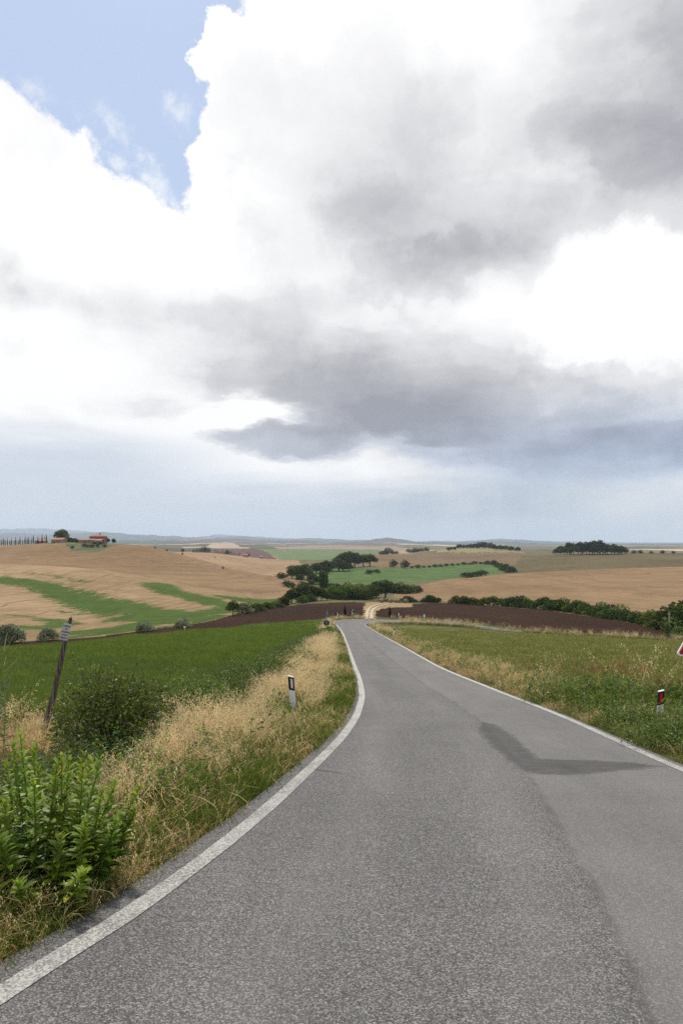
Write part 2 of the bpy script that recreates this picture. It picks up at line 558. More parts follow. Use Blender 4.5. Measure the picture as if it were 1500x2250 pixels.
FAR_L = [(1500, 1208), (1900, 1203), (2600, 1200), (4000, 1197), (6000, 1194.5), (9000, 1193), (24000, 1191)]
FAR_C = [(1500, 1214), (1850, 1207), (2600, 1202), (4000, 1198), (6000, 1195.5), (9000, 1193.5), (24000, 1191)]
FAR_R = [(1500, 1214), (1850, 1209), (2600, 1205), (4000, 1201), (6000, 1198), (9000, 1196), (24000, 1192)]
PROFILE = {
    -400: [(30, 1456), (45, 1470), (70, 1478), (100, 1470), (125, 1458), (140, 1440), (200, 1375), (300, 1285), (400, 1243), (440, 1243), (480, 1238), (560, 1214), (640, 1203), (700, 1205), (1000, 1210)] + FAR_L,
    0: [(30, 1452), (36, 1433), (50, 1439), (70, 1449), (100, 1443), (125, 1431), (140, 1416), (200, 1360), (260, 1312), (320, 1272), (400, 1239), (440, 1241), (480, 1236), (520, 1225), (600, 1203), (640, 1199), (700, 1201), (1000, 1208)] + FAR_L,
    150: [(30, 1452), (42, 1422), (60, 1426), (80, 1430), (110, 1429), (130, 1419), (142, 1407), (200, 1363), (300, 1292), (380, 1247), (420, 1248), (470, 1238), (520, 1216), (545, 1205), (570, 1193.5), (640, 1192.5), (700, 1196), (1000, 1206)] + FAR_L,
    215: [(30, 1452), (48, 1414), (70, 1418), (90, 1421), (115, 1420), (132, 1412), (142, 1402), (200, 1360), (300, 1286), (365, 1254), (400, 1254), (450, 1241), (500, 1221), (525, 1213), (550, 1203), (575, 1195), (640, 1194), (700, 1198), (1000, 1209)] + FAR_L,
    300: [(30, 1452), (60, 1400), (75, 1403), (100, 1406), (125, 1404), (135, 1401), (143, 1392), (180, 1362), (250, 1312), (340, 1266), (380, 1266), (420, 1258), (480, 1232), (550, 1200), (600, 1199), (650, 1203), (800, 1218), (1200, 1212)] + FAR_L,
    450: [(30, 1452), (60, 1400), (83, 1386), (100, 1389), (125, 1389), (140, 1385), (160, 1372), (200, 1345), (290, 1293), (330, 1290), (360, 1286), (420, 1262), (500, 1238), (530, 1233), (580, 1236), (700, 1240), (800, 1231), (1000, 1216), (1100, 1214), (1300, 1215)] + FAR_C,
    600: [(30, 1452), (60, 1400), (100, 1378), (112, 1371), (125, 1372), (140, 1368), (150, 1365), (200, 1346), (240, 1333), (260, 1328), (330, 1304), (380, 1287), (430, 1273), (465, 1267), (520, 1269), (600, 1271), (700, 1259), (850, 1243), (1000, 1232), (1100, 1229)] + FAR_C,
    700: [(30, 1452), (60, 1400), (100, 1378.6), (115, 1369), (125, 1362), (140, 1358), (180, 1341), (230, 1325), (270, 1318), (330, 1305), (400, 1290), (450, 1280), (520, 1268), (640, 1250), (700, 1248), (850, 1239), (1000, 1231)] + FAR_C,
    800: [(30, 1452), (60, 1400), (100, 1379), (116, 1372.5), (128, 1361), (160, 1348), (200, 1335), (250, 1323), (300, 1312), (400, 1288), (450, 1280), (520, 1268), (640, 1250), (720, 1243), (850, 1231), (1000, 1220), (1200, 1221)] + FAR_C,
    900: [(30, 1452), (60, 1400), (100, 1381), (118, 1370), (128, 1363), (150, 1352), (200, 1337), (250, 1326), (280, 1320), (330, 1309), (400, 1294), (430, 1287), (480, 1282), (560, 1268), (640, 1256), (720, 1247), (850, 1235), (1000, 1221), (1100, 1216)] + FAR_C,
    1000: [(30, 1452), (60, 1401), (90, 1386), (105, 1381), (116, 1375), (126, 1367), (150, 1355), (200, 1339), (250, 1327), (290, 1319), (350, 1303), (420, 1284), (470, 1273), (520, 1273), (600, 1266), (700, 1252), (780, 1241), (850, 1236), (1000, 1220), (1100, 1209.5), (1200, 1206), (1300, 1210)] + FAR_R,
    1100: [(30, 1453), (60, 1404), (80, 1394), (95, 1391), (105, 1388), (112, 1385), (118, 1381), (130, 1373), (170, 1356), (210, 1341), (230, 1335), (280, 1321), (350, 1301), (430, 1279), (500, 1263), (530, 1262), (600, 1262), (680, 1254), (750, 1245), (850, 1230), (950, 1218), (1000, 1217), (1100, 1210), (1200, 1207.5), (1300, 1211)] + FAR_R,
    1200: [(30, 1454), (60, 1408), (80, 1399), (95, 1395), (105, 1393), (112, 1391), (120, 1388), (128, 1384), (160, 1366), (200, 1348), (220, 1342), (280, 1324), (350, 1303), (430, 1279), (520, 1257), (540, 1256), (600, 1257), (680, 1246), (780, 1222), (820, 1218.5), (900, 1221), (1200, 1217)] + FAR_R,
    1350: [(30, 1455), (60, 1413), (80, 1405), (95, 1403), (105, 1401), (115, 1399), (127, 1393), (150, 1378), (182, 1362), (250, 1338), (300, 1320), (380, 1288), (520, 1251), (545, 1250), (600, 1252), (680, 1241), (780, 1221), (830, 1217), (900, 1220), (1200, 1217)] + FAR_R,
    1500: [(30, 1457), (60, 1418), (80, 1412), (95, 1410), (110, 1408), (130, 1403), (150, 1396), (166, 1391), (220, 1362), (300, 1328), (380, 1295), (520, 1247), (545, 1246), (600, 1249), (700, 1232), (800, 1220), (850, 1217), (950, 1221), (1200, 1217)] + FAR_R,
    1900: [(30, 1460), (60, 1425), (80, 1420), (95, 1418), (110, 1415), (130, 1410), (150, 1402), (220, 1365), (300, 1328), (380, 1293), (520, 1245), (545, 1244), (600, 1248), (700, 1232), (850, 1217), (950, 1221), (1200, 1217)] + FAR_R,
}
PROFILE[-1650] = PROFILE[-400]
PROFILE[3150] = PROFILE[1900]
PXS = sorted(PROFILE)
US = np.array([(p - CX) / FOC for p in PXS])

# rows (distance) and columns (slope across)
rows = [1.2]
while rows[-1] < 24000:
    d = rows[-1]
    k = 0.020 if d < 80 else (0.013 if d < 700 else (0.018 if d < 2500 else 0.03))
    rows.append(d * (1 + k))
ROWS = np.array(rows)
ucols = np.concatenate([np.linspace(-1.6, -0.60, 46)[:-1], np.linspace(-0.60, 0.60, 640), np.linspace(0.60, 1.6, 46)[1:]])

resid = []
for p in PXS:
    kd = [0.5, 5, 12, 20] + [k for k, _ in PROFILE[p]]
    kr = [0, 0, 0, 0] + [Zp(py, k) + float(drop(k)) for k, py in PROFILE[p]]
    resid.append(pchip(np.log(kd), np.array(kr), np.log(ROWS)))
RES = np.array(resid)                       # (columns, rows)
RES = pchip(US, RES, ucols)                 # (ucols, rows)


def hash_noise(x, y, s, seed=0):
    """smooth value noise"""
    x = np.asarray(x) / s
    y = np.asarray(y) / s
    xi, yi = np.floor(x), np.floor(y)
    fx, fy = x - xi, y - yi
    fx = fx * fx * (3 - 2 * fx)
    fy = fy * fy * (3 - 2 * fy)

    def hsh(a, b):
        v = np.sin(a * 127.1 + b * 311.7 + seed * 74.7) * 43758.5453
        return v - np.floor(v)
    return ((hsh(xi, yi) * (1 - fx) + hsh(xi + 1, yi) * fx) * (1 - fy) + (hsh(xi, yi + 1) * (1 - fx) + hsh(xi + 1, yi + 1) * fx) * fy) - 0.5


RIDGES = [   # distance, width, crest line (column, row) of the far hills
    (20000, 2600, [(-1600, 1172), (0, 1161), (90, 1161), (170, 1166), (250, 1171), (330, 1180), (420, 1184), (470, 1175), (510, 1174), (545, 1178), (620, 1182), (750, 1186), (900, 1190), (1100, 1187), (1300, 1191), (1500, 1196), (3100, 1190)]),
    (13000, 1600, [(-1600, 1180), (0, 1171), (130, 1174), (230, 1169), (300, 1175), (420, 1180), (540, 1178), (600, 1184), (700, 1184), (780, 1187), (900, 1189), (1010, 1190), (1100, 1184), (1180, 1188), (1300, 1196), (1370, 1195), (1430, 1199), (1500, 1198), (3100, 1192)]),
    (8500, 900, [(-1600, 1186), (0, 1184), (200, 1186), (400, 1188), (440, 1186), (520, 1184), (560, 1188), (640, 1189), (672, 1187), (700, 1190), (800, 1190), (825, 1184.5), (853, 1181), (880, 1185), (915, 1190), (1000, 1193), (1090, 1190), (1200, 1195), (1330, 1198), (1400, 1195), (1500, 1198), (3100, 1194)]),
    (5200, 500, [(-1600, 1192), (0, 1190), (300, 1191), (360, 1192), (440, 1189), (480, 1190.5), (530, 1192), (610, 1194), (690, 1193), (760, 1192), (860, 1193), (960, 1197), (1060, 1199), (1200, 1200), (1300, 1202), (1400, 1200), (1500, 1201), (3100, 1200)]),
    (2900, 260, [(-1600, 1199), (300, 1199), (420, 1197), (470, 1193.5), (495, 1191), (515, 1194), (560, 1198), (640, 1201), (740, 1198), (800, 1201), (900, 1202), (3100, 1206)]),
]


def base_z_grid():
    U, Dd = np.meshgrid(ucols, ROWS, indexing='ij')
    Z = RES - drop(Dd)
    px = CX + FOC * U
    x = U * Dd
    for dist, wid, line in RIDGES:
        lp = np.array(line, float)
        crest = np.interp(px, lp[:, 0], lp[:, 1])
        crest = crest + hash_noise(px, Dd * 0 + dist, 24, 3) * 3.0 + hash_noise(px, Dd * 0 + dist, 9, 5) * 1.4
        zc = EYE - (crest - HOR) / FOC * dist
        w = np.exp(-((Dd - dist) / wid) ** 2)
        base = Z
        Z = base + np.maximum(zc - base, 0) * w
    # small natural undulation, growing with distance
    Z = Z + hash_noise(x, Dd, 60, 8) * np.interp(Dd, [100, 200, 700], [0, 0.7, 1.2])
    Z = Z + hash_noise(x, Dd, 17, 9) * np.interp(Dd, [20, 200, 700], [0, 0.30, 0.4])
    return x, Dd, Z


GX, GY, GZ = base_z_grid()
LR = np.log(ROWS)


def ground_z(x, y, carve=False):
    """height of the land at plan position (x, y)"""
    x = np.atleast_1d(np.asarray(x, float))
    y = np.atleast_1d(np.asarray(y, float))
    yy = np.clip(y, ROWS[0], ROWS[-1] * 0.999)
    u = np.clip(x / yy, ucols[0], ucols[-1])
    i = np.clip(np.searchsorted(ucols, u) - 1, 0, len(ucols) - 2)
    j = np.clip(np.searchsorted(ROWS, yy) - 1, 0, len(ROWS) - 2)
    fu = (u - ucols[i]) / (ucols[i + 1] - ucols[i])
    fv = (yy - ROWS[j]) / (ROWS[j + 1] - ROWS[j])
    z = (GZ[i, j] * (1 - fu) + GZ[i + 1, j] * fu) * (1 - fv) + (GZ[i, j + 1] * (1 - fu) + GZ[i + 1, j + 1] * fu) * fv
    z = np.where(y < ROWS[0], -drop(y), z)
    return z + verge_shape(x, y, carve)


# the road: left and right painted lines in plan (metres)
L_Y = [-40, 0, 3.47, 4.17, 5.04, 6.41, 8.16, 9.2, 11.2, 14.4, 17.8, 21.5, 27, 40.7, 62.7, 82.5, 105]
L_X = [-9.0, -2.62, -1.58, -1.33, -1.09, -0.78, -0.46, -0.28, 0.03, 0.355, 0.53, 0.56, 0.50, 0.40, 0.22, -0.08, -0.62]
R_Y = [-40, 0, 8.5, 13.6, 17.9, 27.7, 34.5, 50.6, 78, 106]
R_X = [4.9, 4.34, 4.24, 4.37, 4.18, 3.72, 3.74, 3.83, 3.86, 3.92]


def xl(y):
    return pchip(np.array(L_Y), np.array(L_X), np.atleast_1d(np.asarray(y, float)))


def xr(y):
    return pchip(np.array(R_Y), np.array(R_X), np.atleast_1d(np.asarray(y, float)))


def edge_l(y):
    return xl(y) - np.interp(y, [0, 6, 12, 20, 105], [0.30, 0.26, 0.20, 0.15, 0.15])


def edge_r(y):
    return xr(y) + np.interp(y, [0, 10, 20], [0.2, 0.16, 0.12])


BEND_L = [(-0.95, 109), (-1.3, 113), (-1.5, 117), (-1.2, 121), (-0.2, 124.3), (1.8, 126.6), (5.0, 127.6), (9.0, 127.3), (14, 125.6), (24, 121), (40, 112.5), (60, 104), (90, 95)]
BEND_R = [(3.98, 107.5), (3.98, 109.5), (3.98, 111.5), (4.0, 113), (4.1, 114.6), (4.3, 116.0), (4.9, 117.6), (6.6, 118.9), (12, 118.2), (22, 113.6), (38, 105.5), (58, 97), (88, 88)]


def verge_shape(x, y, carve):
    """the ditch left of the road, and the bed the asphalt is laid in"""
    t = edge_l(np.clip(y, -40, 105)) - x
    z = -0.42 * np.clip((t - 1.6) / 3.0, 0, 1) * np.interp(y, [2, 6, 22, 36], [0.3, 1, 1, 0])
    z = z + hash_noise(x, y, 1.7, 4) * 0.10 * np.clip(t, 0, 1) * np.interp(y, [30, 60], [1, 0])
    tr = x - edge_r(np.clip(y, -40, 105))
    z = z - 0.10 * np.clip(tr / 2.0, 0, 1) * np.interp(y, [4, 40], [1, 0])
    z = z + hash_noise(x, y, 1.3, 6) * 0.10 * np.clip(tr, 0, 1) * np.interp(y, [30, 60], [1, 0])
    if carve:
        m = np.minimum(np.minimum(-t, -tr), 106.5 - y)          # >0 on the road
        z = z - np.where(y < 106.5, 0.16 * np.clip(m / 0.10 + 0.6, 0, 1), 0)
        a, b = np.array(BEND_L), np.array(BEND_R)
        poly = np.concatenate([[(float(edge_l(105)[0]), 105)], a, b[::-1], [(float(edge_r(105)[0]), 105)]])
        near = (y > 84) & (y < 131) & (x > -3) & (x < 100)
        s = np.full(np.shape(z), -9.0)
        if near.any():
            s[near] = poly_sd(x[near], y[near], poly)
        z = z - 0.30 * np.clip(s / 0.5 + 0.6, 0, 1)
    return z


def poly_sd(x, y, poly):
    """signed distance, positive inside"""
    poly = np.asarray(poly, float)
    inside = np.zeros(x.shape, bool)
    d2 = np.full(x.shape, 1e18)
    for (x0, y0), (x1, y1) in zip(poly, np.roll(poly, -1, axis=0)):
        ex, ey = x1 - x0, y1 - y0
        t = np.clip(((x - x0) * ex + (y - y0) * ey) / (ex * ex + ey * ey + 1e-12), 0, 1)
        d2 = np.minimum(d2, (x - x0 - t * ex) ** 2 + (y - y0 - t * ey) ** 2)
        c = (y0 > y) != (y1 > y)
        with np.errstate(divide='ignore', invalid='ignore'):
            xi = x0 + (y - y0) * ex / (ey if ey else 1e-12)
        inside ^= c & (x < xi)
    d = np.sqrt(d2)
    return np.where(inside, d, -d)


def plan(pts):
    """(column, distance) pairs of the survey -> plan coordinates"""
    return np.array([(X(p, d), d) for p, d in pts])


# ------------------------------------------------------------------ field materials
def furrow(g, co, ang, period, wob=1.0):
    s = g.sep(co)
    u = g.m('ADD', g.m('MULTIPLY', s[0], math.cos(ang) / period), g.m('MULTIPLY', s[1], math.sin(ang) / period))
    u = g.m('ADD', u, g.m('MULTIPLY', g.m('SUBTRACT', g.noise(co, 0.012, 3), 0.5), wob * 6))
    return g.m('MULTIPLY_ADD', g.m('SINE', g.m('MULTIPLY', u, 6.28318)), 0.5, 0.5)


def mat_soil_ground():
    m, g, out = new_mat('verge_soil')
    co = objco(g)
    a = g.noise(co, 0.9, 6, 0.6)
    b = g.noise(co, 9.0, 5, 0.7)
    col = g.ramp(a, [(0.3, (0.050, 0.060, 0.018)), (0.5, (0.085, 0.085, 0.028)), (0.7, (0.150, 0.115, 0.050))])
    col = g.mix(g.rng(b, 0.35, 0.7), g.mix(1.0, col, (0.55, 0.55, 0.5), 'MULTIPLY'), col)
    principled(g, out, col, 0.95, 0.05, b, 0.6, 0.05)
    return m


def mat_green_crop(name, c0, c1, c2, ang=0.5, dry=0.0):
    m, g, out = new_mat(name)
    co = objco(g)
    a = g.noise(co, 0.06, 5, 0.6)
    b = g.noise(g.v('MULTIPLY', co, (1.0, 0.35, 1.0)), 1.3, 6, 0.65)
    c = g.noise(co, 7.0, 4, 0.7)
    f = g.m('ADD', g.m('MULTIPLY', a, 0.5), g.m('ADD', g.m('MULTIPLY', b, 0.3), g.m('MULTIPLY', c, 0.2)))
    col = g.ramp(f, [(0.40, c0), (0.5, c1), (0.61, c2)])
    if dry:
        col = g.mix(g.m('MULTIPLY', g.rng(g.noise(co, 0.13, 6, 0.65), 0.48, 0.68), dry), col, (0.20, 0.17, 0.065))
    tram = g.rng(furrow(g, co, ang, 9.0, 0.3), 0.97, 0.995)
    col = g.mix(g.m('MULTIPLY', tram, 0.30), col, c0)
    bn = g.m('ADD', b, g.m('MULTIPLY', c, 0.6))
    principled(g, out, col, 0.9, 0.1, bn, 0.9, 0.18)
    return m


def mat_stubble(name, c0, c1, ang, period=7.0, green=0.0, lines=0.5, gcol=(0.075, 0.115, 0.030)):
    m, g, out = new_mat(name)
    co = objco(g)
    a = g.noise(co, 0.010, 6, 0.6)
    b = g.noise(co, 0.16, 6, 0.65)
    st = g.noise(g.v('MULTIPLY', co, (0.35, 1.0, 1.0)), 0.9, 5, 0.7)
    f = g.m('ADD', g.m('MULTIPLY', a, 0.5), g.m('ADD', g.m('MULTIPLY', b, 0.25), g.m('MULTIPLY', st, 0.25)))
    col = g.mix(g.rng(f, 0.40, 0.60), tuple(x * 0.9 for x in c0), c1)
    sw = g.rng(furrow(g, co, ang, period * 0.45, 0.35), 0.2, 0.8)
    col = g.mix(g.m('MULTIPLY', g.m('MULTIPLY', sw, g.rng(g.noise(co, 0.02, 5, 0.7), 0.40, 0.60)), lines), col, tuple(x * 0.72 for x in c0))
    fu = furrow(g, co, ang, period, 0.35)
    l1 = g.m('MULTIPLY', g.rng(fu, 0.55, 1.0), g.rng(g.noise(co, 0.03, 4), 0.35, 0.65))
    col = g.mix(g.m('MULTIPLY', l1, lines), col, tuple(x * 0.62 for x in c0))
    fu2 = furrow(g, co, ang + 0.04, period * 4.3, 0.35)
    col = g.mix(g.m('MULTIPLY', g.rng(fu2, 0.985, 1.0), lines * 1.2), col, tuple(x * 0.55 for x in c0))
    # drilling rows that follow the contour of the hill
    s3 = g.sep(co)
    cz = g.m('ADD', g.m('MULTIPLY', s3[2], 0.75), g.m('ADD', g.m('MULTIPLY', s3[0], 0.012), g.m('MULTIPLY', g.m('SUBTRACT', g.noise(co, 0.02, 4), 0.5), 1.6)))
    cl = g.m('MULTIPLY_ADD', g.m('SINE', g.m('MULTIPLY', cz, 6.28318)), 0.5, 0.5)
    cl = g.m('MULTIPLY', g.rng(cl, 0.5, 0.95), g.rng(g.noise(co, 0.05, 5, 0.7), 0.35, 0.62))
    col = g.mix(g.m('MULTIPLY', cl, lines * 0.9), col, tuple(x * 0.66 for x in c0))
    tu = g.rng(g.noise(co, 1.7, 6, 0.75), 0.30, 0.70)
    col = g.mix(g.m('MULTIPLY', tu, 0.30), col, tuple(x * 0.55 for x in c0))
    if green:
        gm = g.attr('greenness').outputs['Fac']
        gn = g.m('ADD', g.m('MULTIPLY', g.m('SUBTRACT', g.noise(co, 0.30, 8, 0.78), 0.5), 1.5),
                 g.m('MULTIPLY', g.m('SUBTRACT', g.noise(g.v('MULTIPLY', co, (0.16, 0.6, 1)), 1.0, 7, 0.76), 0.5), 1.6))
        gf = g.rng(g.m('ADD', gm, g.m('MULTIPLY', gn, 1.15)), 0.42, 0.58)
        gc = g.mix(g.rng(b, 0.35, 0.65), tuple(x * 0.75 for x in gcol), gcol)
        col = g.mix(gf, col, gc)
    principled(g, out, col, 0.95, 0.05, g.m('ADD', st, b), 0.5, 0.4)
    return m


def mat_ploughed(name, c0, c1, ang):
    m, g, out = new_mat(name)
    co = objco(g)
    a = g.noise(co, 0.03, 5, 0.6)
    b = g.noise(g.v('MULTIPLY', co, (0.5, 1.0, 1.0)), 0.75, 7, 0.7)
    fu = furrow(g, co, ang, 2.6, 0.3)
    f = g.m('ADD', g.m('MULTIPLY', a, 0.45), g.m('ADD', g.m('MULTIPLY', b, 0.45), g.m('MULTIPLY', fu, 0.10)))
    col = g.ramp(f, [(0.34, tuple(x * 0.6 for x in c0)), (0.5, c0), (0.68, c1)])
    principled(g, out, col, 0.95, 0.05, g.m('ADD', g.m('MULTIPLY', fu, 0.5), b), 1.0, 0.35)
    return m


def mat_patchwork(name):
    """far plain: strips of stubble, pasture and plough too far off to tell apart"""
    m, g, out = new_mat(name)
    co = objco(g)
    w = g.v('ADD', g.v('MULTIPLY', co, (1, 0.55, 0)), g.v('SCALE', g.noise(co, 0.0013, 3, color=True), 260.0))
    cell = g.sep(g.voro(w, 0.0021, 'F1', True))
    col = g.ramp(cell[0], [(0.0, (0.085, 0.095, 0.055)), (0.22, (0.15, 0.125, 0.09)), (0.40, (0.29, 0.22, 0.155)), (0.55, (0.44, 0.36, 0.27)), (0.66, (0.13, 0.14, 0.085)), (0.82, (0.10, 0.08, 0.075)), (1.0, (0.085, 0.12, 0.06))])
    tr = g.m('MULTIPLY', g.rng(g.noise(g.v('MULTIPLY', co, (1, 0.4, 1)), 0.006, 7, 0.65), 0.53, 0.60), g.rng(g.noise(co, 0.0007, 3), 0.42, 0.6))
    col = g.mix(g.m('MULTIPLY', tr, 0.75), col, (0.035, 0.05, 0.028))
    hill = g.rng(g.sep(co)[1], 4500, 8500)
    wood = g.rng(g.noise(co, 0.0012, 7, 0.62), 0.30, 0.46)
    col = g.mix(g.m('MULTIPLY', hill, g.m('MULTIPLY', wood, 0.95)), col, (0.030, 0.040, 0.032))
    col = g.mix(g.m('MULTIPLY', g.rng(g.noise(co, 0.02, 5), 0.4, 0.7), 0.25), col, (0.16, 0.14, 0.07))
    principled(g, out, col, 0.95, 0.0)
    return m


